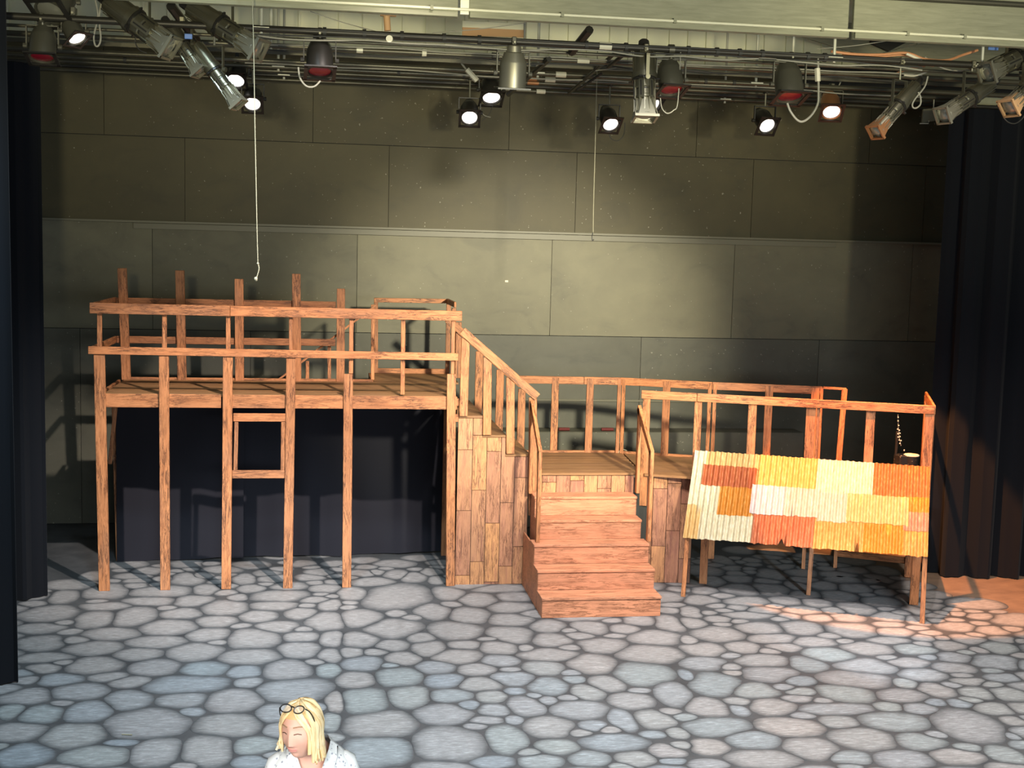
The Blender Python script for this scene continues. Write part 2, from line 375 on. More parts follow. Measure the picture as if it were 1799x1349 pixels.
crop(1200,[150,60,140,60, 290,50,150,40, 300,105,220,60, 460,105,190,70, 470,30,160,60, 600,85,110,60, 110,110,150,45, 90,160,200,50,
 340,170,240,50, 540,165,170,50, 620,215,200,45, 740,85,150,50, 830,40,220,60, 1030,55,170,60, 910,100,190,50, 1070,120,130,40,
 820,140,200,60, 1040,170,200,60, 700,175,150,50, 920,205,180,70, 790,215,120,35, 720,255,170,35, 860,255,180,45, 1090,250,180,50,
 1080,290,150,30, 1230,215,130,50, 560,245,110,35, 1230,270,120,50, 1170,150,100,45, 1450,300,210,55, 340,240,280,40, 40,225,120,60,
 190,262,150,40, 50,285,150,60, 190,340,260,90, 400,310,250,60, 630,310,220,70, 890,320,280,75, 1110,330,210,50, 1270,360,120,40,
 1500,370,200,55, 1410,400,170,60, 1660,410,200,70, 1560,425,110,35, 1080,375,200,40, 30,375,100,50, 470,365,260,50, 690,380,240,50,
 970,415,250,70, 1220,420,200,60, 110,420,230,75, 310,410,180,70, 530,410,170,45, 770,450,250,75, 1430,465,200,55, 1650,490,260,75,
 1180,490,210,50, 110,495,230,70, 420,480,270,70, 660,500,180,80, 960,510,290,80, 1430,520,200,60, 1270,555,230,60, 250,515,110,40,
 450,550,290,80, 180,605,290,120, 900,580,370,100, 620,585,170,50, 1500,590,180,45, 1700,570,200,50, 370,640,280,90, 630,645,180,45,
 600,680,180,40, 740,690,110,25, 850,650,320,100, 1150,665,270,70, 1340,635,190,70, 1540,650,180,70, 1720,655,190,80, 1170,600,120,50,
 20,560,60,60, 120,725,230,100, 295,740,100,60, 475,720,250,100, 800,735,400,60, 1085,725,150,50, 1250,735,190,60, 1460,705,130,45,
 1650,735,210,65, 1330,700,110,40, 180,830,360,100, 570,830,360,105, 820,805,200,70, 1125,800,360,100, 1500,830,350,190, 1750,800,130,60,
 370,895,280,100, 130,935,210,80, 680,940,290,120, 940,890,330,120, 1250,905,250,90, 420,1000,370,100, 880,990,220,80, 1160,1000,300,90,
 1450,985,270,90, 1700,980,180,130, 130,1030,230,60, 1740,880,90,50, 300,1080,320,70, 700,1070,300,70, 1000,1080,260,70])
# a few in the shade under the platforms
S+=[(1269,984,44,16),(1319,984,36,9),(1358,987,30,13),(1408,1006,55,16),(1452,998,30,9),(1475,1012,75,19),(1550,1002,48,16),(1541,1019,56,16),
    (1300,966,50,12),(1360,970,50,12),(1430,978,60,14),(1500,985,60,14),(225,992,60,14),(262,1003,60,15),(330,990,60,12),(350,1012,60,17),(440,992,60,13),
    (470,1008,50,14),(530,990,45,11),(560,1006,50,15),(590,990,45,10),(640,984,50,10),(690,990,70,13),(740,980,60,10),(755,1005,40,14),(700,1010,60,17),
    (660,1005,35,12),(560,975,40,8),(490,978,45,8),(770,988,40,10),(240,1018,60,12)]
ST=[]
for (px,py,pw,ph) in S:
    c=PZ(px,py); wx=(PZ(px+pw/2,py)-PZ(px-pw/2,py)).length; hy=abs(PZ(px,py-ph/2).y-PZ(px,py+ph/2).y)
    ST.append((c.x,c.y,max(wx,0.16)/2,max(hy,0.16)/2))
ST=np.array(ST)
# fill the gaps left between the ones read off
rg=np.random.RandomState(3)
for k in range(5000):
    x=rg.uniform(-3.6,8.6); y=rg.uniform(-9.4,-1.7)
    if y>-2.6 and (x<-2.6 or x>1.7) and not (5<x<7.6): continue
    if x+0.35*y>6.75 and y>-4.6: continue
    if 2.55<x<4.0 and y>-4.4: continue
    if x>1.7 and x<4.9 and y>-2.95: continue
    d=np.sqrt(((x-ST[:,0])/ST[:,2])**2+((y-ST[:,1])/ST[:,3])**2)
    e=np.sqrt((x-ST[:,0])**2+(y-ST[:,1])**2)
    if d.min()>1.22 and e.min()>0.17:
        r=min(0.26,max(0.09,(e-np.minimum(ST[:,2],ST[:,3])).min()*1.1)); ST=np.vstack([ST,[x,y,r*1.25,r]])
NR=26; ang=np.linspace(0,2*np.pi,NR,endpoint=False)
order=sorted(range(len(ST)),key=lambda i:ST[i][1])
rest=MB(); rest.att=[]; nst=0
for i in order:
    cx,cy,a,b=ST[i]
    near=[j for j in range(len(ST)) if j!=i and abs(ST[j][0]-cx)<2 and abs(ST[j][1]-cy)<2]
    N=ST[near]; rr=np.linspace(0.25,1.30,66)
    ux=a*np.cos(ang); uy=b*np.sin(ang)
    px=cx+rr[None,:]*ux[:,None]; py=cy+rr[None,:]*uy[:,None]
    dj=np.min(np.sqrt(((px[...,None]-N[:,0])/N[:,2])**2+((py[...,None]-N[:,1])/N[:,3])**2),axis=2)
    bad=dj<rr[None,:]; R=np.where(bad.any(1),rr[np.argmax(bad,1)],1.30)
    R=np.minimum(R,0.5*(np.roll(R,1)+np.roll(R,-1))+0.05)
    R=0.5*R+0.25*(np.roll(R,1)+np.roll(R,-1))
    gap=0.008/np.maximum(0.05,np.sqrt(ux**2+uy**2)); R=np.maximum(0.2,R-gap)
    ox=ux*R; oy=uy*R
    vs=[]; val=[]
    for s,z,v in ((1.0,-0.004,0.0),(0.98,-0.001,0.03),(0.82,0,0.36),(0.52,0,0.84)):
        for k in range(NR): vs.append(Vector((ox[k]*s,oy[k]*s,z))); val.append(v)
    vs.append(Vector((0,0,0))); val.append(1.0)
    fs=[]
    for q in range(3):
        for k in range(NR):
            k2=(k+1)%NR; fs.append((q*NR+k,q*NR+k2,(q+1)*NR+k2,(q+1)*NR+k))
    for k in range(NR): fs.append((3*NR+k,3*NR+(k+1)%NR,4*NR))
    if nst<300:
        mb=MB(); mb.add(vs,fs); mb.att=val
        mb.build('painted_stone',M['stone'],floor,world=Matrix.Translation((cx,cy,0))); nst+=1
    else:
        rest.add([v+Vector((cx,cy,0)) for v in vs],fs); rest.att+=val
if rest.v:
    o=rest.build('painted_stones_far',M['stone'],floor,recenter=False); o['kind']='stuff'
print('stones',len(ST))

# ---- back wall of black painted plywood sheets
zA=PY(900,264,YW).z; zB=PY(900,409,YW).z; zC=PY(900,588.5,YW).z; zT=PY(700,104,YW).z
XL,XR=-8.6,14.6
wall=MB().box(((XL+XR)/2,YW+0.10,zT/2),(XR-XL,0.14,zT)).build('wall_back',M['seam'],recenter=False); tag(wall,kind='structure')
def row(z0,z1,pxs,ym,lap=0.0,wm='wall'):
    xs=[XL]+[PY(x,ym,YW).x for x in pxs]+[XR]
    for a,b in zip(xs[:-1],xs[1:]):
        if b-a>4.2:
            k=int(round((b-a)/2.44)); seq=[a+(b-a)*i/k for i in range(k+1)]
        else: seq=[a,b]
        for u,v in zip(seq[:-1],seq[1:]):
            mb=MB().box(((u+v)/2,YW+0.012-lap,(z0+z1)/2),(v-u-0.007,0.036,z1-z0-0.010)); mb.build('wall_panel',M[wm],wall)
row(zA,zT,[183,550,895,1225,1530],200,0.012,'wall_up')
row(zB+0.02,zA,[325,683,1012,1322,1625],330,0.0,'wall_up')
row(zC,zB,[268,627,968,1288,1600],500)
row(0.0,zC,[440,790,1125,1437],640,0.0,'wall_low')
def wtrim(name,px0,px1,y0,y1,d,xx=None):
    z1=PY(900,y0,YW).z; z0=PY(900,y1,YW).z
    a=px0 if px0<0 and False else PY(px0,409,YW).x; b=PY(px1,409,YW).x
    o=MB().box(((a+b)/2,YW-d/2-0.006,(z0+z1)/2),(b-a,d,z1-z0)).build(name,M['trim'],bevel=0.003); tag(o,kind='structure')
wtrim('trim_1',-300,1760,405.5,409.5,0.10)
wtrim('trim_2',235,1468,409.8,419.5,0.045)
wtrim('trim_3',925,1790,700,704,0.02)
# low ledge box along the foot of the wall
o=MB().box(((PY(560,785,0.3).x+PY(1412,785,0.3).x)/2,0.53,0.755),(PY(1412,785,0.3).x-PY(560,785,0.3).x,0.46,1.51)).build('baseboard_back',M['wall_low'],bevel=0.01); tag(o,kind='structure')
# cream metal siding above
z2=zT+2.6
up=MB().box(((XL+XR)/2,YW+0.30,(zT+z2)/2),(XR-XL,0.10,z2-zT)).build('wall_upper',M['cream'],recenter=False); tag(up,kind='structure')
x=XL+0.15; k=0
while x<XR:
    mb=MB(); mb.box((x,YW+0.225,(zT+z2)/2),(0.035,0.05,z2-zT-0.02)); mb.build('siding_rib',M['cream'],up)
    x+=0.30 if k%3 else 0.36; k+=1
o=MB().box(((XL+XR)/2,YW+0.08,zT+0.05),(XR-XL,0.34,0.10)).build('trim_4',M['beam'],bevel=0.01); tag(o,kind='structure')
# ceiling over the stage
o=MB().box((3.0,-2.6,z2+0.06),(24,8.0,0.1)).build('ceiling',M['beam']); tag(o,kind='structure')

# ---- header beam across the front of the stage
YB=-6.0
bz0=PY(1100,47,YB).z
def bx(px): return PY(px,45,YB).x
beam=thing('trim_5',(3,YB,bz0),kind='structure')
for (a,b) in ((-700,804),(823,1490),(1499,2500)):
    mb=MB().box(((bx(a)+bx(b))/2,YB+0.02,bz0+0.35),(bx(b)-bx(a),0.05,0.70)); mb.build('header_board',M['beam'],beam,bevel=0.004)
    zc=PY(1100,36,YB).z
    mb=MB().box(((bx(a)+bx(b))/2,YB-0.03,(bz0+zc)/2),(bx(b)-bx(a)-0.01,0.05,zc-bz0)); mb.build('header_lip',M['beam'],beam,bevel=0.004)
zc=PY(1100,34.5,YB).z
mb=MB().cyl((bx(-260),YB-0.07,zc),(bx(2500),YB-0.07,zc),0.014,n=10); mb.build('conduit',M['conduit'],beam,True)
for px in (420,757,985,1182,1440,1590,1690):
    mb=MB().box((bx(px),YB-0.075,zc),(0.03,0.03,0.045)); mb.build('conduit_clip',M['beam'],beam)
mb=MB().box((bx(815),YB-0.02,bz0+0.36),(0.085,0.04,0.66)); mb.build('joint_board',M['cream'],beam)
zc=PY(1600,6,YB).z
mb=MB().cyl((bx(1380),YB-0.10,zc+.03),(bx(2500),YB-0.10,zc+.03),0.03,n=12); mb.build('upper_pipe',M['pipe'],beam,True)
# tan and white board seen under the beam joint
th=thing('hanging_board',PY(865,60,-2.0),'tan and cream board hanging below the header beam joint','board')
board('tan_sheet',PY(812,54,-2.0),PY(920,58,-2.0),0.12,0.02,th,'kraft'); board('cream_sheet',PY(812,42,-2.01),PY(920,47,-2.01),0.085,0.02,th,'conduit')

# ---- curtains
def drape(name,path,z0,z1,amp,wl,label,cat='curtain',m='velvet',hem=0.0,thick=0.012,seed=1,group=None,parent=None):
    rr=random.Random(seed); pts=[Vector((p[0],p[1],0)) for p in path]
    seg=[(pts[i+1]-pts[i]).length for i in range(len(pts)-1)]; L=sum(seg); n=max(12,int(L/wl*10)); nz=10
    ph=[rr.uniform(0,6.28) for _ in range(4)]; fr=[]; bk=[]
    for j in range(nz+1):
        z=z0+(z1-z0)*j/nz; A=[];B=[]
        for i in range(n+1):
            s=L*i/n; q=s; k=0
            while k<len(seg)-1 and q>seg[k]: q-=seg[k]; k+=1
            d=(pts[k+1]-pts[k]).normalized(); nn=Vector((d.y,-d.x,0))
            flow=1.0-0.35*(j/nz)
            o=amp*flow*(math.sin(2*PI*s/wl+ph[0]+0.5*math.sin(2.1*s+ph[1]))+0.45*math.sin(2*PI*s/wl*2.3+ph[2]+0.12*z))
            p=pts[k]+d*q+nn*o; zz=z+(hem*math.sin(3*s+ph[3]) if j==0 else 0)
            A.append(Vector((p.x,p.y,zz))); B.append(Vector((p.x,p.y,zz))-nn*thick)
        fr.append(A); bk.append(B)
    mb=MB(); W=n+1; vs=[v for r in fr for v in r]+[v for r in bk for v in r]; o2=W*(nz+1); fs=[]
    for j in range(nz):
        for i in range(n):
            a=j*W+i; fs.append((a,a+1,a+W+1,a+W)); fs.append((o2+a,o2+a+W,o2+a+W+1,o2+a+1))
    for i in range(n): fs.append((i,o2+i,o2+i+1,i+1)); a=nz*W+i; fs.append((a,a+1,o2+a+1,o2+a))
    for j in range(nz):
        a=j*W; fs.append((a,a+W,o2+a+W,o2+a)); a=j*W+n; fs.append((a,o2+a,o2+a+W,a+W))
    mb.add(vs,fs); ob=mb.build(name,M[m],parent,True)
    return tag(ob,label,cat,group)
drape('stage_curtain',[(-6.4,-3.45),(-3.62,-3.42),(-3.42,-3.30),(-3.26,-3.28)],0.01,6.28,0.055,0.42,'black leg curtain on the left nearer the back wall','curtain',seed=4,group='black stage leg curtains')
drape('stage_curtain',[(-6.2,-6.25),(-3.2,-6.28),(-2.91,-6.33)],0.01,6.9,0.05,0.40,'black leg curtain at the left edge nearest the audience','curtain',seed=9,group='black stage leg curtains')
drape('stage_curtain',[(8.24,-2.62),(8.42,-2.86),(8.75,-2.98),(9.6,-3.02),(11.8,-3.0)],0.01,6.30,0.085,0.46,'black pleated leg curtain on the right of the stage','curtain',seed=12,group='black stage leg curtains')
# rails the curtains hang from
for nm,a,b,lb in (('curtain_pipe',(-6.6,-3.36,6.30),(-3.2,-3.30,6.30),'black pipe holding the rear left leg curtain'),
               ('curtain_pipe',(8.1,-2.9,6.33),(12,-3.0,6.33),'black pipe holding the right leg curtain'),
               ('curtain_pipe',(-6.6,-6.27,6.93),(-2.8,-6.33,6.93),'black pipe holding the front left leg curtain')):
    tag(MB().cyl(a,b,0.025,n=10).build(nm,M['pipe_dark'],None,True),lb,'pipe')

# ================================================================== UPPER PLATFORM
ZD=2.44; YF=-2.98; YBK=-1.34
plat=thing('raised_platform',(-0.4,-2.1,0.0),'tall orange brown timber platform on posts with two-bar railing','platform')
def vpost(name,pa,pb,Y,wpx,par,t=0.04,m='wood',face=(0,-1,0)):
    a=PY(pa[0],pa[1],Y); b=PY(pb[0],pb[1],Y)
    w=(PY(pa[0]+wpx/2,pa[1],Y)-PY(pa[0]-wpx/2,pa[1],Y)).length
    return board(name,a,b,w,t,par,m,face)
# deck boards
xl=PY(187,690,-2.95).x; xr=PY(800,697,-2.95).x
nb=8
for i in range(nb):
    y0=-2.95+(YBK+2.95)*i/nb; y1=-2.95+(YBK+2.95)*(i+1)/nb
    board('deck_board',(xl-0.03,(y0+y1)/2,ZD-0.015),(xr,(y0+y1)/2,ZD-0.015),y1-y0-0.006,0.03,plat,'deck',(0,0,1),0.003)
# fascia, in lengths between the posts
zf=ZD-0.085
for a,b in ((168,388.5),(391,507),(509,612),(614,803)):
    A=PY(a,700,-2.97); B=PY(b,700,-2.97); board('fascia_board',(A.x,-2.97,zf),(B.x,-2.97,zf),0.165,0.03,plat)
board('fascia_board',(xl-0.10,-2.98,zf),(xl-0.10,YBK,zf),0.16,0.035,plat,'wood',(1,0,0))
board('fascia_board',(xl-0.06,YBK+0.02,ZD-0.02),(PY(655,671,YBK).x,YBK+0.02,ZD-0.02),0.10,0.03,plat)
# front posts, floor to the middle rail
for bt,tp,wp in (((183.5,1037),(174.5,622),19.5),((290.5,1037),(288,622),17.5),((397.5,1036),(400.5,622),17),((505.5,1031),(511.5,622),16.5),((609,1030),(612,657),16),((791,1025),(793,657),15.5)):
    a=PY(bt[0],bt[1],-3.005); a.z=0.0
    b=PY(tp[0],tp[1],-3.005); w=(PY(tp[0]+wp/2,tp[1],-3.0)-PY(tp[0]-wp/2,tp[1],-3.0)).length
    board('leg_post',a,b,w,0.04,plat)
# slim uprights between the rails
for tp,bt,wp in (((175,550),(175,612),8.5),((289,548),(289,612),8),((401,550),(401,615),8),((511,553),(511,616),6.5),((617.5,556),(616.5,656),7.5),((708.5,557),(707,693),7.5),((796.5,559),(795,657),6.5)):
    vpost('baluster',tp,bt,-2.99,wp,plat,0.035)
# rails
rl0=PY(157.5,541,-3.03); rl1=PY(811.5,555,-3.03); zt=(rl0.z+rl1.z)/2
rm0=PY(155,615,-3.03); rm1=PY(805,627,-3.03)
xs=PY(404,545,-3.03).x
board('top_rail',rl0,(xs,-3.03,rl0.z+(rl1.z-rl0.z)*(xs-rl0.x)/(rl1.x-rl0.x)),0.128,0.03,plat)
board('top_rail',(xs+0.004,-3.03,rl0.z+(rl1.z-rl0.z)*(xs-rl0.x)/(rl1.x-rl0.x)),rl1,0.124,0.03,plat)
board('middle_rail',rm0,rm1,0.094,0.03,plat)
for z,wd in ((rl0.z,0.12),(rm0.z,0.09)):
    board('side_rail',(rl0.x+0.02,-3.012,z),(rl0.x+0.02,-1.30,z),wd,0.03,plat,'wood',(1,0,0))
for (a,b,wd,z) in ((0,590,0.125,zt),(0,590,0.095,rm0.z)):
    nm='top_rail' if wd>0.1 else 'middle_rail'
    board(nm,(rl0.x+0.04,-1.305,z),(PY(590,560,-1.305).x,-1.305,z),wd,0.03,plat)
# back posts standing above the rail
for tp,bt,wp in (((214.5,471),(222,667),16),((316,475),(320,669),16),((420,490),(421,671),15.5),((520.5,481),(522,673),15),((599,507),(598,674),14.5)):
    vpost('back_post',tp,bt,-1.345,wp,plat,0.045)
vpost('back_leg',(201,715),(209,986),-1.48,9,plat,0.05)
vpost('brace',(203,716),(193,815),-1.9,7,plat,0.03)
board('back_leg',(1.70,-1.42,0),(1.70,-1.42,ZD-0.05),0.09,0.04,plat)
# small frame fixed between two posts
fr=[('frame_rail',(410,733),(502,733),14),('frame_rail',(408,833),(500,833),14)]
for nm,a,b,h in fr:
    A=PY(a[0],a[1],-2.995); B=PY(b[0],b[1],-2.995); B.z=A.z
    board(nm,A,B,0.10,0.035,plat)
vpost('frame_stile',(415.5,741),(413.5,826),-2.995,7,plat,0.03); vpost('frame_stile',(497.5,741),(496.5,826),-2.995,7,plat,0.03)
# stage-right handrail pieces behind
vpost('baluster',(540,634),(540,669),-1.25,6,plat,0.03); vpost('baluster',(578.5,608),(578.5,669),-1.25,6,plat,0.03)
a=PY(488,668,-1.24); b=PY(660,536,-1.24)
board('brace_rod',a,b,0.028,0.02,plat)
# rear bay of the platform
bx0=PY(657,672,YBK).x; bx1=1.86; yb2=-0.12
for i in range(6):
    y0=YBK+(yb2-YBK)*i/6; y1=YBK+(yb2-YBK)*(i+1)/6
    board('deck_board',(bx0,(y0+y1)/2,ZD-0.014),(bx1,(y0+y1)/2,ZD-0.014),y1-y0-0.006,0.03,plat,'deck',(0,0,1),0.003)
board('kick_board',(bx0+0.03,yb2-0.02,ZD+0.035),(bx1-0.02,yb2-0.02,ZD+0.035),0.075,0.03,plat)
board('side_panel',(bx0-0.02,YBK+0.04,ZD-0.10),(bx0-0.02,yb2,ZD-0.10),0.2,0.03,plat,'wood',(1,0,0))
vpost('rear_post',(660.5,525),(660.5,655),yb2-0.03,7,plat,0.04); vpost('rear_post',(655,535),(654.5,672),-1.05,6,plat,0.04)
vpost('rear_post',(788.5,528),(786,655),yb2-0.03,8,plat,0.04); vpost('rear_post',(797.5,541),(797,664),-1.12,7.5,plat,0.05); vpost('rear_post',(806,566),(804,664),-1.34,10,plat,0.04)
a=PY(657,527,yb2-0.05); b=PY(786,529,yb2-0.05); board('top_rail',a,b,0.065,0.03,plat)
board('side_rail',(b.x,yb2-0.06,b.z),(b.x,-1.30,b.z),0.075,0.03,plat,'wood',(1,0,0))
board('back_leg',(1.75,yb2-0.06,0),(1.75,yb2-0.06,ZD-0.03),0.09,0.04,plat); board('back_leg',(bx0+0.05,yb2-0.06,0),(bx0+0.05,yb2-0.06,ZD-0.03),0.09,0.04,plat)

# black cloths hung under the platform
for (a,b,y0,y1,lb,sd) in ((205,428,-1.56,-1.50,'black masking cloth under the platform, leftmost of the three',3),
                      (420,601,-1.42,-1.40,'black masking cloth under the platform behind the small timber frame',5),
                      (599,787,-1.33,-1.27,'black masking cloth under the platform nearest the staircase',8)):
    drape('masking_cloth',[(PY(a,850,y0).x,y0),(PY(b,850,y1).x,y1)],0.012,2.24,0.028,0.9,lb,'cloth','cloth',0.01,0.008,sd,'black cloths under the platform')

# ================================================================== UPPER STAIR FLIGHT
ZL=1.452
fl=thing('plank_staircase',(2.1,-2.2,0),'short plank-sided stair flight from tall platform down to the landing','stairs')
dz=(ZD-ZL)/4; TZ=[ZD-dz*(i+1) for i in range(3)]
X1=PY(806,735,-2.95).x; X2=PY(848,745,-2.95).x; X3=PY(888,778,-2.95).x; X4=PY(930,810,-2.95).x
SX=[X1,X2,X3,X4]
for i in range(3):
    board('tread',(SX[i],-2.15,TZ[i]-0.015),(SX[i+1]+0.012,-2.15,TZ[i]-0.015),1.63,0.03,fl,'deck',(0,0,1))
for i in range(4):
    z1=(ZD if i==0 else TZ[i-1])-0.032; z0=(TZ[i] if i<3 else ZL)
    x=SX[i]-0.012
    board('riser',(x,-2.92,(z0+z1)/2),(x,-1.36,(z0+z1)/2),z1-z0,0.02,fl,'deck',(1,0,0))
colpx=[799,825,850,875,899,923.5]
cx=[PY(p,1023,-2.955).x for p in colpx]
jts=[[790,897,1010.7],[764.5,861,986.5],[793,919,1022],[883,994.5],[839,960]]
jx=[818,843,868,890,914]
g=0.0035
def zat(px,py,Y=-2.955): return PY(px,py,Y).z
def top(x): 
    return TZ[0] if x<X2 else TZ[1] if x<X3 else TZ[2]
for c in range(5):
    xa,xb=cx[c]+g,cx[c+1]-g; zs=[0.0]+sorted(zat(jx[c],y) for y in jts[c])
    zs=[z for z in zs if z>=0]
    if zs[1]-zs[0]<0.02: zs.pop(1)
    for k in range(len(zs)):
        z0=zs[k]+(g if k else 0)
        if k<len(zs)-1: poly=[(xa,z0),(xb,z0),(xb,zs[k+1]-g),(xa,zs[k+1]-g)]
        else:
            t1,t2=top(xa),top(xb); poly=[(xa,z0),(xb,z0),(xb,t2-0.033)]
            if abs(t1-t2)>1e-4:
                s=X2 if t1==TZ[0] else X3; poly+=[(s,t2-0.033),(s,t1-0.033)]
            poly.append((xa,t1-0.033))
            if t2-0.033<z0: poly=[(xa,z0),(min(xb,X2 if t1==TZ[0] else X3),z0),(min(xb,X2 if t1==TZ[0] else X3),t1-0.033),(xa,t1-0.033)]
        # plank built along its own length so the grain runs up
        P=[Vector((x,-2.955,z)) for x,z in poly]; ctr=sum(P,Vector())/len(P)
        mw=Matrix.Translation(ctr)@Matrix(((0,1,0,0),(0,0,1,0),(1,0,0,0),(0,0,0,1)))
        q=mw.inverted(); mb=MB(); n=len(P); A=[q@p for p in P]
        B=[a+q.to_3x3()@Vector((0,0.02,0)) for a in A]; A=[a for a in A]
        mb.add(A+B,[tuple(range(n)),tuple(range(2*n-1,n-1,-1))]+[(i,(i+1)%n,n+(i+1)%n,n+i) for i in range(n)])
        mb.build('side_plank',M['plank'],fl,world=mw)
mb=MB(); prof=[(cx[0]+.01,0),(cx[5]-.01,0),(cx[5]-.01,TZ[2]-.04),(X3,TZ[2]-.04),(X3,TZ[1]-.04),(X2,TZ[1]-.04),(X2,TZ[0]-.04),(cx[0]+.01,TZ[0]-.04)]
prism('side_backing',[Vector((x,-2.934,z)) for x,z in prof],0,0.02,fl,'seam',Vector((0,1,0)))
ra=PY(812,581,-3.0); rb=PY(944,697.5,-3.0)
board('hand_rail',ra,rb,0.105,0.03,fl)
for tp,bt,wp in (((818,594),(814,731),14.5),((856.5,628),(855.5,764),14.5),((896.5,663),(896.5,797),14.5),((936,698),(935.5,905),14)):
    vpost('baluster',tp,bt,-2.978,wp,fl,0.03)
sl=(rb.z-ra.z)/(rb.x-ra.x)
xb0=X1-0.02; board('hand_rail',(xb0,-1.37,ra.z+sl*(xb0-ra.x)+0.02),(rb.x+0.05,-1.37,ra.z+sl*(rb.x+0.05-ra.x)+0.02),0.10,0.03,fl)
for px,py,i in ((841.5,660,0),(878,690,1),(916,720,2)):
    x=PY(px,py,-1.40).x; board('baluster',(x,-1.395,(top(x) if x<X4 else ZL)-0.02),(x,-1.395,ra.z+sl*(x-ra.x)-0.03),0.105,0.03,fl)
for z in (2.36,2.16):
    board('ledger',(X1-0.13,-2.93,z),(X1+0.0,-2.93,z),0.10,0.03,fl)

# ================================================================== LANDING AND ANGLED PLATFORM
ZR=2.535
F1=PZ(1127.5,685.5,ZR); F2=PZ(1642,712.5,ZR); R0=PZ(925,660,ZR); R1=PZ(1090,663,ZR); R2=PZ(1252,671,ZR); R3=PZ(1445,679,ZR); E2=PZ(1627,688,ZR)
la=thing('stair_landing',(3.4,-2.1,0),'low timber landing with plank front at the head of the wide steps','landing')
yf=-2.95; yb=R1.y+0.02
xa=SX[3]-0.005
for i in range(8):
    y0=yf+(yb-yf)*i/8; y1=yf+(yb-yf)*(i+1)/8; xe=4.10+(R1.x+0.06-4.10)*(i+0.5)/8
    board('deck_board',(xa,(y0+y1)/2,ZL-0.015),(xe,(y0+y1)/2,ZL-0.015),y1-y0-0.005,0.03,la,'deck',(0,0,1),0.003)
def vplank(x0,x1,z0,z1,par,A=None,B=None,Y=-2.965,m='plank'):
    xm=(x0+x1)/2
    if A is None: p=Vector((xm,Y,0)); n=Vector((0,-1,0)); w=x1-x0
    else:
        d=(Vector(B)-Vector(A)); d.z=0; n=Vector((d.y,-d.x,0)).normalized(); p=Vector(A)+d*((xm-A[0])/d.x); w=(x1-x0)*d.length/abs(d.x)
    return board('front_plank',(p.x,p.y,z0),(p.x,p.y,z1),w-0.006,0.02,par,m,n,0.002)
fe=[940,952.5,977,1001.5,1026,1049.5,1073.5,1098,1113.5]
fx=[PY(p,845,-2.965).x for p in fe]
cut=[839,847,None,844,None,858,None,None]
for i in range(8):
    z1=ZL-0.033
    if cut[i]:
        zc=PY(fe[i]+10,cut[i],-2.965).z
        vplank(fx[i],fx[i+1],zc+0.003,z1,la); vplank(fx[i],fx[i+1],0.95,zc-0.003,la)
    else: vplank(fx[i],fx[i+1],0.95,z1,la)
# planks to the right of the steps
pA=(4.06,-2.955,0); pB=(4.80,-3.04,0)
ce=[1138,1145,1169.7,1194,1215.5]; cxx=[PL(p,930,pA,pB).x for p in ce]
cj=[[907],[858,959],[849,932],[885,981]]
for i in range(4):
    zs=[0.0]+sorted(PL(ce[i]+8,y,pA,pB).z for y in cj[i])+[ZL-0.033]
    for k in range(len(zs)-1): vplank(cxx[i],cxx[i+1],zs[k]+0.003,zs[k+1]-0.003,la,pA,pB)
board('plank_backing',(3.98,-2.925,ZL/2-0.03),(4.80,-3.015,ZL/2-0.03),ZL-0.07,0.015,la,'seam',(0,-1,0))
board('back_trim',(xa,yb+0.015,ZL),(R1.x,yb+0.015,ZL),0.06,0.03,la)
for x,y in ((2.72,-1.3),(4.1,-1.35),(2.72,-2.88)): board('leg',(x,y,0),(x,y,ZL-0.03),0.09,0.04,la)
def railseg(a,b,par,w=0.107,nm='top_rail',off=0.0):
    d=(b-a).normalized(); n=Vector((d.y,-d.x,0)).normalized()
    return board(nm,a-Vector((0,0,w/2))+n*off,b-Vector((0,0,w/2))+n*off,w,0.03,par,'wood',n)
def lerp(a,b,t): return a+(b-a)*t
J=PL(1026,665,R0,R1); J.z=ZR
railseg(R0+Vector((-0.12,0,0)),J-Vector((0.003,0,0)),la); railseg(J+Vector((0.003,0,0)),R1,la)
def upright(px,py,A,B,z0,z1,w,par,nm='baluster',back=0.03):
    p=PL(px,py,A,B); d=(Vector(B)-Vector(A)); n=Vector((d.y,-d.x,0)).normalized()
    return board(nm,(p.x-n.x*back,p.y-n.y*back,z0),(p.x-n.x*back,p.y-n.y*back,z1),w,0.035,par,'wood',n)
for px in (974,1035,1086): upright(px,730,R0,R1,ZL-0.05,ZR-0.02,0.10 if px<1080 else 0.05,la,back=-0.005)

an=thing('angled_platform',(5.9,-2.9,0),'low timber platform angled toward the audience at right with open railing','platform')
fd=(F2-F1).normalized(); fn=Vector((fd.y,-fd.x,0)); 
C1=Vector((4.13,-3.0,0)); C2=Vector((F2.x,F2.y,0))-fn*0.02; C3=Vector((E2.x,E2.y,0)); C4=Vector((R1.x+0.08,R1.y+0.02,0))
for i in range(8):
    t0,t1=i/8,(i+1)/8
    q=[lerp(C1,C4,t0),lerp(C2,C3,t0),lerp(C2,C3,t1-0.003),lerp(C1,C4,t1-0.003)]
    ctr=(q[0]+q[1]+q[2]+q[3])/4+Vector((0,0,ZL)); Xd=(q[1]-q[0]).normalized(); Yd=Vector((-Xd.y,Xd.x,0))
    mw=Matrix.Translation(ctr)@Matrix(((Xd.x,Yd.x,0,0),(Xd.y,Yd.y,0,0),(0,0,1,0),(0,0,0,1))); iv=mw.inverted()
    A=[iv@(p+Vector((0,0,ZL-0.03))) for p in q]; B=[iv@(p+Vector((0,0,ZL))) for p in q]
    MB().add(A+B,[(3,2,1,0),(4,5,6,7)]+[(k,(k+1)%4,4+(k+1)%4,4+k) for k in range(4)]).build('deck_board',M['deck'],an,world=mw)
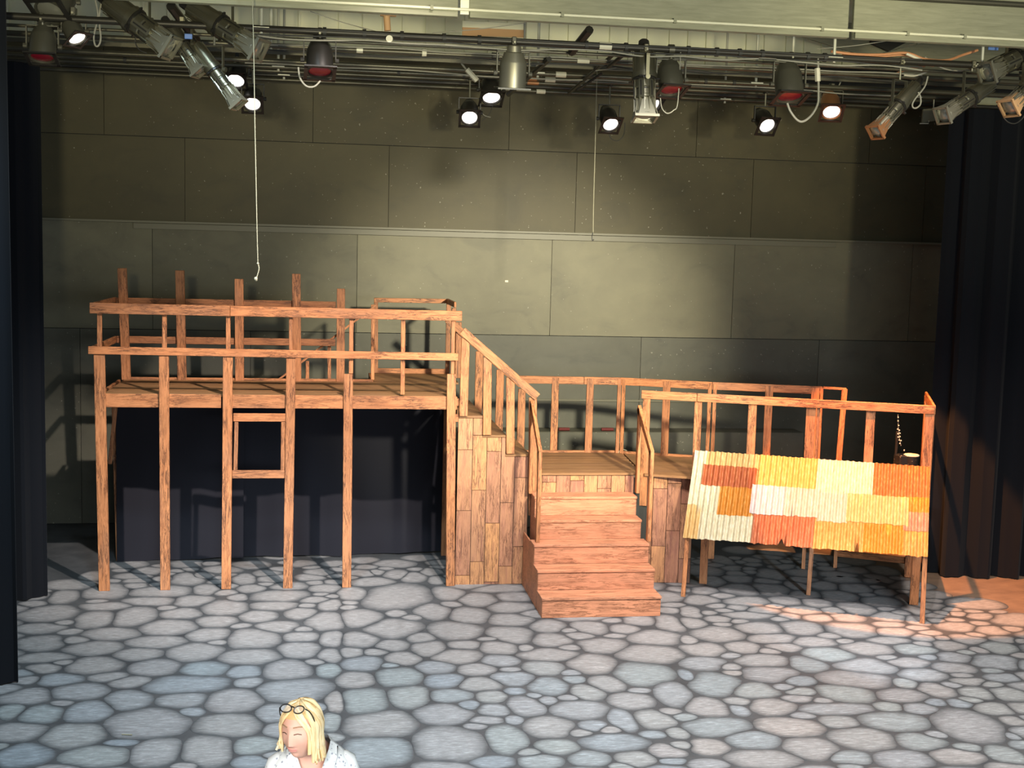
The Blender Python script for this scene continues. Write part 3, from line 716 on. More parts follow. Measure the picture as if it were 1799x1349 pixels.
def zset(v,z): return Vector((v.x,v.y,z))
board('rim_board',zset(lerp(C1,C2,0.235),ZL-0.11),zset(C2,ZL-0.11),0.15,0.03,an,'wood',fn); board('rim_board',zset(C2,ZL-0.11),zset(C3,ZL-0.11),0.15,0.03,an,'wood',(1,-0.4,0))
board('rim_board',zset(C4,ZL-0.11),zset(C3,ZL-0.11),0.15,0.03,an,'wood',(0,-1,0))
# front rail in two lengths
Jf=PL(1225,691,F1,F2); Jf.z=ZR
railseg(F1,Jf-fd*0.003,an); railseg(Jf+fd*0.003,F2,an)
upright(1134,760,F1,F2,1.02,ZR-0.01,0.095,an,'end_post',0.012)
for px,w_ in ((1221.5,0.05),(1227.5,0.05),(1320,0.105),(1423,0.12),(1436,0.04),(1528,0.11)): upright(px,760,F1,F2,ZL-0.12,ZR-0.03,w_,an)
upright(1631,770,F1,F2,ZL-0.05,ZR-0.02,0.108,an,'end_post',0.012)
railseg(F2,E2,an,0.11,'end_rail'); 
nn=(E2-F2).normalized(); p=lerp(F2,E2,0.62)
board('end_post',(E2.x-nn.x*0.1,E2.y-nn.y*0.1,ZL-0.1),(E2.x-nn.x*0.1,E2.y-nn.y*0.1,ZR-0.05),0.12,0.04,an,'wood',(1,-0.4,0))
p=lerp(F2,E2,0.10); board('end_post',(p.x,p.y,ZL-0.1),(p.x,p.y,ZR-0.05),0.10,0.035,an,'wood',(1,-0.4,0))
# legs
for (px,py,wd,t_) in ((1235,1025,0.10,0.045),(1605,1062,0.108,0.045),(1595,1014,0.10,0.045),(1411,999,0.05,0.04),(1467,997,0.05,0.04),(1248,981,0.10,0.045)):
    q=PZ(px,py,0); board('leg',(q.x,q.y,0.0),(q.x+(0.0),q.y,ZL-0.035),wd,t_,an,'wood',fn)
q1=PZ(1467,997); q2=PZ(1595,1014); board('cross_brace',(q1.x,q1.y+0.05,0.20),(q2.x,q2.y+0.05,0.22),0.09,0.03,an)
# back rail of the angled part
railseg(R1,R2-Vector((0.003,0,0)),an); railseg(R2,R3,an)
upright(1094,730,R1,R2,ZL-0.05,ZR-0.02,0.05,an,back=-0.005)
for px,w_ in ((1169.5,0.105),(1245,0.05),): upright(px,735,R1,R2,ZL-0.05,ZR-0.02,w_,an,back=-0.005)
for px,w_ in ((1254,0.05),(1349,0.105),(1430,0.11),(1441,0.04)): upright(px,735,R2,R3,ZL-0.05,ZR-0.02,w_,an,back=-0.005)
a=PL(1446,681,R2,R3); b=PL(1487,683.5,R2,R3); board('gate_rail',a,b,0.035,0.03,an,'wood',(b-a).cross(Vector((0,0,1))))
a=PL(1484,683,R2,R3); b=PL(1473,805,R2,R3); b.z=ZL-0.1; board('gate_post',a,b,0.075,0.04,an,'wood',(R3-R2).cross(Vector((0,0,1))))
board('back_trim',zset(R1,ZL),zset(lerp(C4,C3,0.75),ZL),0.06,0.03,an)

# ================================================================== WIDE STEPS
sp=thing('wide_steps',(3.28,-3.7,0),'five wide orange wooden steps with short handrails in front of landing','stairs')
cor=[(950,1160,1049),(945,1152,1001),(941,1144,956),(944,1126,913.5),(944.6,1119,872.5)]
RZ=[ZL/6*(i+1) for i in range(6)]
FY=[]; SL=[]; SR=[]
for i,(l,r,y) in enumerate(cor):
    a=PZ(l,y,RZ[i]); b=PZ(r,y,RZ[i]); FY.append((a.y+b.y)/2); 
    SL.append(2.565 if i<3 else 2.65); SR.append(4.0 if i<3 else 3.965)
FY.append(-2.985)
for i in range(5):
    z0=RZ[i-1] if i else 0.0
    board('riser',(SL[i],FY[i]+0.012,(z0+RZ[i]-0.03)/2+0.0),(SR[i],FY[i]+0.012,(z0+RZ[i]-0.03)/2),RZ[i]-0.03-z0,0.02,sp,'step',(0,-1,0),0.002)
    yb_=FY[i+1]+0.0
    board('tread',(SL[i]-0.008,(FY[i]-0.008+yb_)/2,RZ[i]-0.015),(SR[i]+0.008,(FY[i]-0.008+yb_)/2,RZ[i]-0.015),yb_-FY[i]+0.008,0.03,sp,'step',(0,0,1),0.003)
for x0,(i0,i1) in ((2.572,(0,3)),(3.985,(0,3)),(2.656,(3,5)),(3.950,(3,5))):
    pr=[Vector((x0,FY[i0]+0.022,0)),Vector((x0,-2.99,0))]
    zt_=RZ[i1-1]-0.032
    pr.append(Vector((x0,-2.99,zt_)))
    for i in range(i1-1,i0-1,-1):
        pr.append(Vector((x0,FY[i]+0.022,RZ[i]-0.032)))
        if i>i0: pr.append(Vector((x0,FY[i]+0.022,RZ[i-1]-0.032)))
    prism('side_panel',pr,-0.009,0.009,sp,'step',Vector((1,0,0)))
def srail(pb,pf,pbot,x,w_=0.05,nm=''):
    a=PY(pb[0],pb[1],-2.99); b=PY(pf[0],pf[1],-3.72); a.x=b.x=x
    board('hand_rail',a,b,0.09,0.045,sp,'wood',(1,0,0))
    board('rail_post',(x,-3.70,RZ[2]),(x,-3.70,b.z+0.03),0.085,0.045,sp,'wood',(1,0,0))
    return a
xL=PY(946.5,870,-3.7).x; xR=PY(1142,870,-3.7).x
a=srail((942,707),(948,797),None,xL); b_=srail((1124,716),(1143,797),None,xR)
board('rail_post',(xL,-3.05,RZ[4]),(xL,-3.05,a.z),0.085,0.045,sp,'wood',(1,0,0))
xq=PY(1123,790,-3.05).x
board('rail_post',(xR,-3.05,RZ[4]),(xR,-3.05,b_.z+0.0),0.085,0.045,sp,'wood',(1,0,0))

# ================================================================== CORRUGATED AWNING
aw=thing('corrugated_awning',(5.9,-4.1,0),'sloping corrugated awning patched in cream, orange and terracotta on thin legs','awning')
off=fn*0.075
TA,TB=F1+off,F2+off
LA=PZ(1200,1048); LB=PZ(1620,1095)
TL=PL(1221.7,791,TA,TB); TR=PL(1634,820,TA,TB); BL=PL(1200,944,LA,LB); BR=PL(1629.5,979,LA,LB)
nrm=((TR-TL).cross(BL-TL)).normalized()
if nrm.y>0: nrm=-nrm
NWAVE=41
def Q(u,v,o=0.0):
    p=(TL*(1-u)+TR*u)*(1-v)+(BL*(1-u)+BR*u)*v
    return p+nrm*(o+0.015*math.cos(2*PI*u*NWAVE))
def patchmat(name,col,streak):
    m=mat(name,col,0.6,0,0.3); t=NT(m)
    off_,rn=rnd_vec(t)
    v=t.mapping((16,16,1.2),'Object',off_); n1=t.noise(v,2.0,4,0.65)
    c=t.ramp(n1,[(0.28,tuple(k*0.80 for k in col)),(0.5,col),(0.72,streak)])
    t.l(c,t.b.inputs['Base Color']); return m
def s2l(r,g_,b): return tuple(((k/255+0.055)/1.055)**2.4 if k>10 else k/3294 for k in (r,g_,b))
PC={'cream':((247,232,190),(252,244,215)),'tan':((240,192,120),(246,212,150)),'rust':((203,104,58),(226,140,84)),'yellow':((240,196,100),(246,214,140)),
    'orust':((222,122,58),(240,156,90)),'orange':((238,150,48),(244,176,90)),'white':((243,226,220),(250,238,232)),'pink':((242,214,188),(248,226,206)),
    'peach':((244,198,128),(250,216,156)),'dusty':((220,150,118),(234,176,146)),'terra':((212,120,78),(232,150,104)),'otan':((240,168,86),(246,190,120))}
PM={k:patchmat('corrugated_'+k,tuple(x*0.46 for x in s2l(*a)),tuple(x*0.52 for x in s2l(*b))) for k,(a,b) in PC.items()}
def patch(u0,u1,v0,v1,c,o=0.006,notch=(),jag=0.012,seed=0):
    rr=random.Random(seed); jag*=0.6; n=max(4,int((u1-u0)*NWAVE*10)); nv=2; rows=[]; cols=[]
    kk=n//8+2; tk=[rr.uniform(-jag,jag)*0.6 for _ in range(kk+1)]; bk_=[rr.uniform(-jag,jag) for _ in range(kk+1)]
    top=[tk[i//8]+(tk[i//8+1]-tk[i//8])*(i%8)/8 for i in range(n+1)]; bot=[bk_[i//8]+(bk_[i//8+1]-bk_[i//8])*(i%8)/8 for i in range(n+1)]
    mb=MB(); fr=[];bk=[]
    for i in range(n+1):
        u=u0+(u1-u0)*i/n; b=bot[i]
        for (nu,hw,dep) in notch:
            if abs(u-nu)<hw: b-=dep*(1-abs(u-nu)/hw)
        va=v0+(top[i] if v0>0.01 else top[i]*0.6); vb=v1+b
        fr.append([Q(u,va+(vb-va)*k/nv,o) for k in range(nv+1)]); bk.append([Q(u,va+(vb-va)*k/nv,o-0.004) for k in range(nv+1)])
    W=nv+1; vs=[p for r in fr for p in r]+[p for r in bk for p in r]; q=W*(n+1); fs=[]
    for i in range(n):
        for k in range(nv):
            a=i*W+k; fs.append((a,a+1,a+W+1,a+W)); fs.append((q+a,q+a+W,q+a+W+1,q+a+1))
        a=i*W; fs.append((a,a+W,q+a+W,q+a)); a=i*W+nv; fs.append((a,q+a,q+a+W,a+W))
    for k in range(nv):
        fs.append((k,q+k,q+k+1,k+1)); a=n*W+k; fs.append((a,a+1,q+a+1,q+a))
    mb.add(vs,fs); ob=mb.build('corrugated_sheet',PM[c],aw,True)
    try: ob.data.set_sharp_from_angle(angle=math.radians(80))
    except Exception: pass
N1=(0.415,0.016,0.075); N2=(0.722,0.007,0.12)
L=[(0,1,0,0.99,'tan',0,(N1,N2)),
   (0,0.055,0,0.64,'cream',5,()),(0.055,0.285,0,0.17,'tan',5,()),(0.045,0.28,0.155,0.39,'rust',9,()),(0.285,0.535,0,0.38,'yellow',6,()),(0.535,0.77,0,0.385,'cream',7,()),
   (0.77,1,0,0.37,'orust',5,()),(0.04,0.135,0.385,0.74,'cream',6,()),(0.13,0.275,0.375,0.715,'orange',8,()),(0.268,0.41,0.345,0.675,'white',10,()),
   (0.405,0.555,0.345,0.665,'pink',9,()),(0.55,0.675,0.37,0.70,'pink',7,()),(0.67,0.92,0.365,0.68,'peach',9,()),(0.87,1,0.355,0.54,'orange',6,()),
   (0.90,1,0.52,0.73,'dusty',8,()),(0,0.065,0.62,1.0,'tan',6,()),(0.06,0.287,0.70,1.0,'cream',7,()),(0.283,0.545,0.66,1.0,'terra',6,(N1,)),
   (0.54,0.75,0.585,1.0,'otan',5,(N2,)),(0.745,0.905,0.66,1.0,'orange',6,()),(0.90,1.0,0.705,1.0,'otan',5,())]
for k,(u0,u1,v0,v1,c,o,nt) in enumerate(L): patch(u0,u1,v0,v1,c,0.001*o,nt,0.012,k)
# legs and battens
for (tp,bt) in (((1207,946),(1200,1048)),((1626,976),(1620,1095))):
    b=PZ(*bt); a=PL(tp[0],tp[1]-4,LA,LB)-nrm*0.05
    board('leg',b,(a.x,a.y+0.0,a.z),0.055,0.035,aw,'wood',fn)
b=PZ(1420,1045); tq=Q(0.5,0.55)-nrm*0.06
board('leg',b,(b.x+0.03,b.y+0.02,1.0),0.055,0.035,aw,'wood',fn)
for v in (0.12,0.80):
    A=Q(0.01,v)-nrm*0.035; B=Q(0.99,v)-nrm*0.035; board('batten',A,B,0.06,0.025,aw,'wood',nrm)

# ================================================================== SMALL THINGS ON SET
def speck(name,base,dot,sc):
    m=mat(name,base,0.5); t=NT(m); v=t.n('ShaderNodeTexVoronoi'); v.inputs['Scale'].default_value=sc
    t.l(t.mapping((1,1,1)),v.inputs['Vector'])
    f=t.ramp(v.outputs['Distance'],[(0.10,(1,1,1)),(0.16,(0,0,0))]); t.l(t.mix(f,base,dot),t.b.inputs['Base Color']); return m
M['speckled']=speck('speckled_black_plastic',(0.008,0.008,0.008),(0.30,0.26,0.18),30)
M['lid']=mat('cream_lid',(0.62,0.58,0.45),0.5)
q=PY(1601,806,-3.05); bk=thing('paint_bucket',(q.x,q.y,ZL),'black speckled bucket with cream lid on angled platform beside end post','bucket')
MB().lathe((q.x,q.y,ZL),(q.x,q.y,ZL+0.25),[(0,0.075),(0.05,0.082),(0.95,0.098),(1,0.098)],20).build('bucket_body',M['speckled'],bk,True)
MB().lathe((q.x,q.y,ZL+0.25),(q.x,q.y,ZL+0.272),[(0,0.102),(0.6,0.102),(1,0.085)],20).build('lid',M['lid'],bk,True)
q2=PY(1586,800,-3.0); cs=thing('equipment_case',(q2.x,q2.y,ZL),'black speckled case with strings of pale beads beside the bucket','case')
MB().box((q2.x,q2.y,ZL+0.13),(0.17,0.2,0.26)).build('case_body',M['speckled'],cs,bevel=0.015)
MB().box((q2.x-0.07,q2.y+0.06,ZL+0.40),(0.03,0.03,0.32)).build('upright',M['black'],cs,bevel=0.006)
for px,py in ((1578,733),(1578,739.5),(1579,747.5),(1577,754),(1580,756),(1577.5,762),(1581,761),(1578,768),(1581,767),(1580,773),(1583,774),(1581,779),(1588.5,791)):
    p=PY(px,py,-3.08); MB().sphere(p,0.010,8,6).build('bead',M['lid'],cs,True)
p0=PY(1577.5,728,-3.06); MB().tube([p0,PY(1578,748,-3.07),PY(1580,770,-3.07),PY(1583,783,-3.07)],0.004,6).build('string',M['cable_grey'],cs,True)
for i,(a,b,lb) in enumerate(((981,1000,'dark red roll lying on the wall ledge behind the landing rail, left one'),(1056,1077,'dark red roll lying on the wall ledge behind the landing rail, right one'))):
    A=PY(a,766,0.42); B=PY(b,766,0.42); A.z=B.z=1.535
    th=thing('red_roll',A,lb,'strap',group='red rolls on the ledge'); MB().cyl(A,B,0.025,n=12).build('roll',M['redcloth'],th,True); MB().cyl(A+(B-A)*0.42,A+(B-A)*0.58,0.027,n=12).build('tie',M['redcloth'],th,True)
p=PY(1094,791,-1.36); p.z=ZL
tag(MB().tube([p+Vector((-0.06,0,0.0)),p+Vector((-0.045,0,0.035)),p+Vector((0,0,0.055)),p+Vector((0.05,0,0.04)),p+Vector((0.08,-0.01,0.004))],0.006,6).build('rope_scrap',M['rope'],None,True),'pale scrap of rope curled on the landing deck at the rail post','rope')
# strips of tape and chips on the wall and floor
for px,py,lb in ((890,494,'pale scrap of tape stuck on the back wall above the staircase'),):
    p=PY(px,py,YW-0.008); tag(MB().box(p,(0.05,0.006,0.03)).build('tape_scrap',M['lid']),lb,'tape')
for px,py,lb in ((222,1292,'short pale stick on the painted stones left of the woman'),):
    p=PZ(px,py); a=PZ(px-8,py-1); b=PZ(px+10,py); tag(MB().tube([a+Vector((0,0,0.006)),b+Vector((0,0,0.006))],0.006,6).build('stick',M['rope'],None,True),lb,'stick')

# ================================================================== OVERHEAD GRID
grid=thing('lighting_grid',(2.5,-3.0,zT),'dark grid of steel pipes hung over the stage on pale rods','pipes')
PIPES={'A':(-5.6,73,0.036,'pipe_dark'),'B':(-4.2,101,0.030,'pipe'),'C':(-3.0,127,0.030,'pipe'),'D':(-1.6,137,0.030,'pipe'),'E':(-1.2,144,0.026,'pipe'),'F':(-0.8,151,0.026,'pipe_dark'),'G':(-0.4,158.5,0.026,'pipe')}
PZV={}
for k,(Y,y,r,m) in PIPES.items():
    z=PY(900,y,Y).z; PZV[k]=(Y,z)
    MB().cyl((-6.4,Y,z),(11.4,Y,z),r,n=12).build('pipe',M[m],grid,True)
z=PY(900,88,-4.9).z; MB().cyl((-6.4,-4.9,z),(11.4,-4.9,z),0.018,n=10).build('pipe',M['pipe'],grid,True); 
z=PY(900,112,-3.6).z; MB().box((2.5,-3.6,z),(17.8,0.04,0.045)).build('channel',M['pipe'],grid)
# pale hanger rods down from the ceiling
for px,y0,k in ((459,38,'A'),(476,70,'B'),(489,105,'D'),(499,118,'F'),(920,125,'D'),(945,120,'C'),(1274,160,'G'),(1328,146,'C'),(1392,118,'B'),(1466,92,'A'),(1724,130,'A'),(120,40,'B')):
    Y,z=PZV[k]; x=PY(px,y0,Y).x
    MB().cyl((x,Y+0.0,z-0.05),(x,Y,z2+0.012),0.017,n=8).build('hanger_rod',M['rod'],grid,True)
    MB().box((x,Y,z+0.005),(0.16,0.10,0.014)).build('hanger_plate',M['rod'],grid)
# diagonal braces
for a,b,Ya,Yb,r in (((1036,52),(1004,92),-5.5,-5.0,0.045),((1082,92),(1000,163),-4.6,-2.2,0.022),((965,104),(893,166),-4.4,-2.4,0.03),((1106,88),(1068,118),-5.0,-4.4,0.022),((300,10),(345,70),-5.2,-4.6,0.05),((1015,158),(1058,128),-3,-3.2,.016)):
    MB().cyl(PY(*a,Ya),PY(*b,Yb),r,n=8).build('diagonal_brace',M['pipe_dark'],grid,True)
# short light-coloured sleeves and couplers on the pipes
for px,y,k,L_,m,r in ((1063,83,'A',0.13,'plug',0.042),(1024,110,'B',0.14,'plug',0.042),(985,137,'C',0.13,'plug',0.036),(966,150,'D',0.14,'plug',0.036),(950,164,'G',0.13,'plug',0.034),(930,148,'D',0.2,'copper_warm_lit',0.034),(1179,87,'A',0.06,'pipe',0.055),(936,156,'E',0.16,'copper_warm_lit',0.03),(745,97,'B',0.05,'plug',0.05),(870,103,'B',0.08,'pipe_dark',0.045),(632,80,'B',0.07,'rod',0.035)):
    Y,z=PZV[k]; x=PY(px,y,Y).x; MB().cyl((x-L_/2,Y,z),(x+L_/2,Y,z),r,n=12).build('coupler',M[m],grid,True)
for px,k in ((570,'A'),(640,'A'),(706,'A'),(780,'A'),(842,'A'),(1030,'A'),(1100,'A'),(1210,'A'),(1260,'A'),(1300,'A'),(1340,'A'),(1420,'A'),(1450,'A'),(1240,'C'),(1290,'C'),(700,'D'),(815,'D'),(1200,'D'),(220,'D')):
    Y,z=PZV[k]; r=PIPES[k][2]; x=PY(px,PIPES[k][1],Y).x; MB().cyl((x-0.018,Y,z),(x+0.018,Y,z),r+0.012,n=10).build('cable_tie',M['cable'],grid,True)
# boards and soffits between the pipes
o=thing('dark_soffit',PY(1560,90,-1.5),'dark sloping soffit boards above the pipes at upper right','boards')
prism('soffit_board',[PY(1400,62,-0.5),PY(1525,100,-0.5),PY(1640,66,-0.5),PY(1640,40,-0.5),PY(1400,40,-0.5)],0,0.03,o,'beam',Vector((0,1,0)))
prism('soffit_board',[PY(1545,96,-0.45),PY(1640,70,-0.45),PY(1790,84,-0.45),PY(1790,150,-0.45),PY(1600,140,-0.45)],0,0.03,o,'beam',Vector((0,1,0)))
prism('soffit_board',[PY(1530,76,-0.6),PY(1562,90,-0.6),PY(1605,68,-0.6),PY(1600,50,-0.6),PY(1535,50,-0.6)],0,0.05,o,'seam',Vector((0,1,0)))
prism('soffit_board',[PY(1380,112,-0.2),PY(1799,125,-0.2),PY(1830,190,-0.2),PY(1380,178,-0.2)],0,0.03,o,'seam',Vector((0,1,0)))
board('bracket_board',PY(1690,178,-2.5),PY(1770,178,-2.5),0.12,0.03,o,'beam')
fl2=thing('hanging_flat',PY(1655,200,-1.62),'dark green flat panel hung beside the right curtain top','panel')
prism('panel',[PY(1620,216,-1.62),PY(1690,204,-1.62),PY(1694,186,-1.62),PY(1622,192,-1.62)],0,0.03,fl2,'trim',Vector((0,1,0)))
MB().tube([PY(1616,217,-1.65),PY(1631,217,-1.65),PY(1632,212,-1.65)],0.008,6).build('hook',M['rod'],fl2,True)
MB().cyl(PY(1640,190,-1.6),Vector((PY(1640,190,-1.6).x,-1.6,PZV['D'][1]+0.01)),0.008,n=6).build('hanger',M['rod'],fl2,True)

# ================================================================== LAMPS
MC={}
def meshobj(key,make,name,m,parent,mw,smooth=True):
    if key not in MC:
        o=make().build(name,m,None,smooth,recenter=False); MC[key]=o.data; bpy.data.objects.remove(o)
    o=bpy.data.objects.new(name,MC[key]); link(o,parent,mw)
    if o.data.materials[0]!=m:
        o.material_slots[0].link='OBJECT'; o.material_slots[0].material=m
    return o
def frame_of(ax,up=Vector((0,0,1))):
    X=ax.normalized(); Z=(up-X*up.dot(X))
    if Z.length<0.05: Z=Vector((0,-1,0))-X*(-X.y)
    Z.normalize(); Y=Z.cross(X); return Matrix(((X.x,Y.x,Z.x,0),(X.y,Y.y,Z.y,0),(X.z,Y.z,Z.z,0),(0,0,0,1)))
def U(h,w,t=0.012,d=0.035):
    def f():
        mb=MB(); mb.box((0,w,h/2),(d,t,h)); mb.box((0,-w,h/2),(d,t,h)); mb.box((0,0,h),(d,2*w+t,t)); mb.cyl((0,w-0.004,0.01),(0,w+0.032,0.01),0.026,n=10); mb.cyl((0,-w+0.004,0.01),(0,-w-0.032,0.01),0.026,n=10); return mb
    return f
def knob(w):
    def f():
        mb=MB(); mb.cyl((0,w,0),(0,w+0.03,0),0.028,n=10); mb.cyl((0,-w,0),(0,-w-0.03,0),0.028,n=10); return mb
    return f
def hang(th,pv,yoke_w,yoke_h,top,fx,bm):
    """yoke, stem and clamp from pivot pv up to height top"""
    side=Vector((1,0,0))
    mw=Matrix.Translation(pv)@Matrix.Rotation(PI/2+fx,4,'Z')
    yk=meshobj('yoke%.3f_%.3f'%(yoke_w,yoke_h),U(yoke_h,yoke_w),'yoke',bm,th,mw,False)
    a=pv+Vector((0,0,yoke_h)); b=Vector((pv.x,pv.y,max(top,a.z+0.04)))
    MB().cyl(a,b,0.012,n=8).build('stem',M['alu'],th,True)
    cb=MB().box(b+Vector((0,0,0.0)),(0.05,0.10,0.085)).build('clamp',bm,th,bevel=0.008)
    MB().cyl(b+Vector((0.0,-0.05,-0.02)),b+Vector((0,-0.085,-0.02)),0.012,n=6).build('clamp_bolt',M['alu'],cb,True)
def par(px,py,k,wpx,dirv,label,body='black',lens='lens',gel=False,up=None,group='round stage lamps'):
    Y,zp=PZV[k]; c=PY(px,py,Y); w=(PY(px+wpx/2,py,Y)-PY(px-wpx/2,py,Y)).length; s=w/0.178
    d=Vector(dirv).normalized(); R=frame_of(d)
    th=thing('stage_lamp',(c.x,c.y,c.z),label,'lamp',group)
    mw=Matrix.Translation(c-d*0.118*s)@R@Matrix.Scale(s,4)
    def can():
        return MB().lathe((-0.19,0,0),(0.125,0,0),[(0,0.045),(0.02,0.052),(0.16,0.058),(0.18,0.075),(0.38,0.100),(0.42,0.104),(0.97,0.106),(1.0,0.106),(1.0,0.094),(0.95,0.094)],20,True)
    def lensm(): return MB().lathe((0.104,0,0),(0.120,0,0),[(0,0.090),(0.4,0.089),(0.8,0.06),(1,0.02)],20)
    def framem():
        mb=MB(); h=0.112
        for a,b in (((0.132,0,h),(0.012,2*h+0.03,0.028)),((0.132,0,-h),(0.012,2*h+0.03,0.028)),((0.132,h,0),(0.012,0.028,2*h)),((0.132,-h,0),(0.012,0.028,2*h))): mb.box(a,b)
        return mb
    cn=meshobj('can',can,'can',M[body],th,mw)
    meshobj('lens',lensm,'lens',M[lens],th,mw)
    meshobj('gelframe',framem,'gel_frame',M['black'],th,mw,False)
    hang(th,c-d*0.09*s,0.125*s,0.17*s,zp,0.0,M['metal' if body!='black' else 'black'])
    return th
D0=(0.05,-0.66,-0.75)
par(414.5,142,'D',29,(-0.12,-0.66,-0.74),'black round lamp with bluish white lens behind the slanted spotlight barrel')
par(443.5,183,'D',28,(0.0,-0.72,-0.70),'black round lamp with white lens hanging directly behind the long rope')
par(825,207,'D',27,(-0.05,-0.74,-0.67),'black round lamp with white lens hanging low, left of a pinkish one')
par(863.5,172,'D',30,(0.02,-0.55,-0.84),'black round lamp with pinkish white lens, touching a silver lamp')
par(1073,219,'D',26,(0.10,-0.70,-0.70),'black round lamp with white lens hanging low beside the vertical spotlight')
par(1148,186,'C',25,(0.45,-0.62,-0.62),'round lamp with pink lens half hidden behind the vertical spotlight')
par(1348,221,'D',26,(0.12,-0.78,-0.62),'black round lamp with white lens hanging below the red lamp at right')
par(1461,197,'C',28,(-0.12,-0.66,-0.74),'round lamp with painted orange light and white lens left of slanted silver spotlight','copper_warm_lit')  # orange light on the can is put into its body colour
par(74,101,'A',40,(0.0,-0.30,-0.95),'grey lamp with dark red lens above the left curtain','metal','red',group='red stage lamps')
par(562,126,'A',40,(0.02,-0.34,-0.94),'black lamp with dark red lens hanging left of centre','black','red',group='red stage lamps')
par(1180,158,'A',36,(0.05,-0.36,-0.93),'grey lamp with bright red lens right of the vertical spotlight','metal','red',group='red stage lamps')
par(1388,170,'A',40,(0.02,-0.34,-0.94),'grey lamp with red lens and drooping grey cable','metal','red',group='red stage lamps')
par(900,152,'A',40,(0.0,0.15,-0.98),'silvery lamp pointing straight down above the pinkish one','alu','glass',group='round stage lamps')
par(90,22,'A',52,(-0.25,-0.55,-0.8),'large round lamp seen from below at the top left edge','metal','glass')
par(136,68,'A',30,(0.45,-0.35,-0.8),'small square-hooded lamp with white lens right of the red lamp at far left','metal','lens')

def ers(pb,pf,Yb,Yf,wpx,label,plate='alu',up=0.0,body='metalolive'):
    b=PY(*pb,Yb); f=PY(*pf,Yf); ax=f-b; Ln=ax.length; sl_=Ln/0.70
    ym=(Yb+Yf)/2; w=(PY(pb[0]+wpx/2,pf[1],ym)-PY(pb[0]-wpx/2,pf[1],ym)).length; sr=w/0.21
    c=(b+f)/2; R=frame_of(ax); mw=Matrix.Translation(c)@R@Matrix.Diagonal((sl_,sr,sr,1))
    th=thing('spotlight',(c.x,c.y,c.z),label,'spotlight','long ribbed spotlights')
    M_=M['ersbody']
    meshobj('ecap',lambda:MB().lathe((-0.36,0,0),(-0.27,0,0),[(0,0.035),(0.15,0.05),(0.7,0.055),(1,0.06)],16),'lamp_cap',M['black'],th,mw)
    def refl():
        mb=MB().lathe((-0.28,0,0),(0.0,0,0),[(0,0.066),(0.06,0.088),(0.35,0.104),(0.82,0.108),(0.84,0.122),(1.0,0.122),(1.0,0.09)],24)
        for i in range(10):
            an=2*PI*i/10+0.2; mb.box((-0.14,0.104*math.cos(an),0.104*math.sin(an)),(0.23,0.010,0.014),Matrix.Rotation(an,3,'X'))
        return mb
    rf=meshobj('erefl',refl,'reflector_housing',M_,th,mw)
    def barrel():
        mb=MB().lathe((-0.01,0,0),(0.30,0,0),[(0,0.098),(0.30,0.098),(0.32,0.088),(0.52,0.088),(0.54,0.094),(0.60,0.094),(0.62,0.080),(1,0.080)],24)
        for i in range(6):
            an=2*PI*i/6; mb.box((0.10,0.092*math.cos(an),0.092*math.sin(an)),(0.17,0.05,0.016),Matrix.Rotation(an,3,'X')@Matrix.Rotation(PI/2,3,'X'))
        return mb
    br=meshobj('ebarrel',barrel,'lens_barrel',M_,th,mw)
    def slots():
        mb=MB().cyl((0.095,0,0),(0.105,0,0),0.09,n=16)
        for i in range(6):
            an=2*PI*i/6; mb.box((0.10,0.101*math.cos(an),0.101*math.sin(an)),(0.13,0.012,0.010),Matrix.Rotation(an,3,'X')@Matrix.Rotation(PI/2,3,'X'))
        return mb
    meshobj('eslot',slots,'focus_slot',M['black'],br,mw,False)
    def fins():
        mb=MB().cyl((0.20,0,0),(0.29,0,0),0.082,n=20)
        for i in range(14):
            an=2*PI*i/14; mb.box((0.24,0.092*math.cos(an),0.092*math.sin(an)),(0.11,0.030,0.008),Matrix.Rotation(an,3,'X'))
        return mb
    meshobj('efins',fins,'fin',M['alu'],br,mw,False)
    def flare():
        mb=MB(); a_,b_,t_=0.075,0.106,0.006
        for sz in (1,-1):
            for (p,q) in ((0,1),(1,0)):
                def V(x,u,v,off): 
                    c=[x,0,0]; c[1+p]=u; c[1+q]=sz*(v+off); return tuple(c)
                P=[V(0.20,-a_*0.55,a_,0),V(0.20,a_*0.55,a_,0),V(0.345,b_*0.78,b_,0),V(0.345,-b_*0.78,b_,0)]
                Q_=[V(0.20,-a_*0.55,a_,t_),V(0.20,a_*0.55,a_,t_),V(0.345,b_*0.78,b_,t_),V(0.345,-b_*0.78,b_,t_)]
                mb.add(P+Q_,[(0,1,2,3),(7,6,5,4),(0,4,5,1),(1,5,6,2),(2,6,7,3),(3,7,4,0)])
        for y_,z_,dy,dz in ((0,0.102,0.23,0.022),(0,-0.102,0.23,0.022),(0.102,0,0.022,0.22),(-0.102,0,0.022,0.22)): mb.box((0.352,y_,z_),(0.022,dy,dz))
        return mb
    meshobj('eflare'+plate,flare,'gel_holder',M[plate],th,mw,False)
    meshobj('elens',lambda:MB().lathe((0.29,0,0),(0.350,0,0),[(0,0.085),(0.6,0.112),(0.8,0.10),(1,0.03)],18),'lens',M['glass'],th,mw)
    # shutter handles and yoke
    def handles():
        mb=MB().cyl((0.004,0,0),(0.02,0,0),0.119,n=20)
        for an in (0.4,2.0,3.6,5.2): mb.box((0.012,0.125*math.cos(an),0.125*math.sin(an)),(0.012,0.05,0.03),Matrix.Rotation(an,3,'X'))
        return mb
    meshobj('ehand',handles,'shutter_ring',M['black'],th,mw,False)
    pv=c; sd=R.col[1]; fx=math.atan2(sd.y,sd.x)-PI/2
    hang(th,pv,0.135*sr,0.20*sl_,PZV['A'][1] if ym<-4 else PZV['B'][1],fx,M_)
    return th
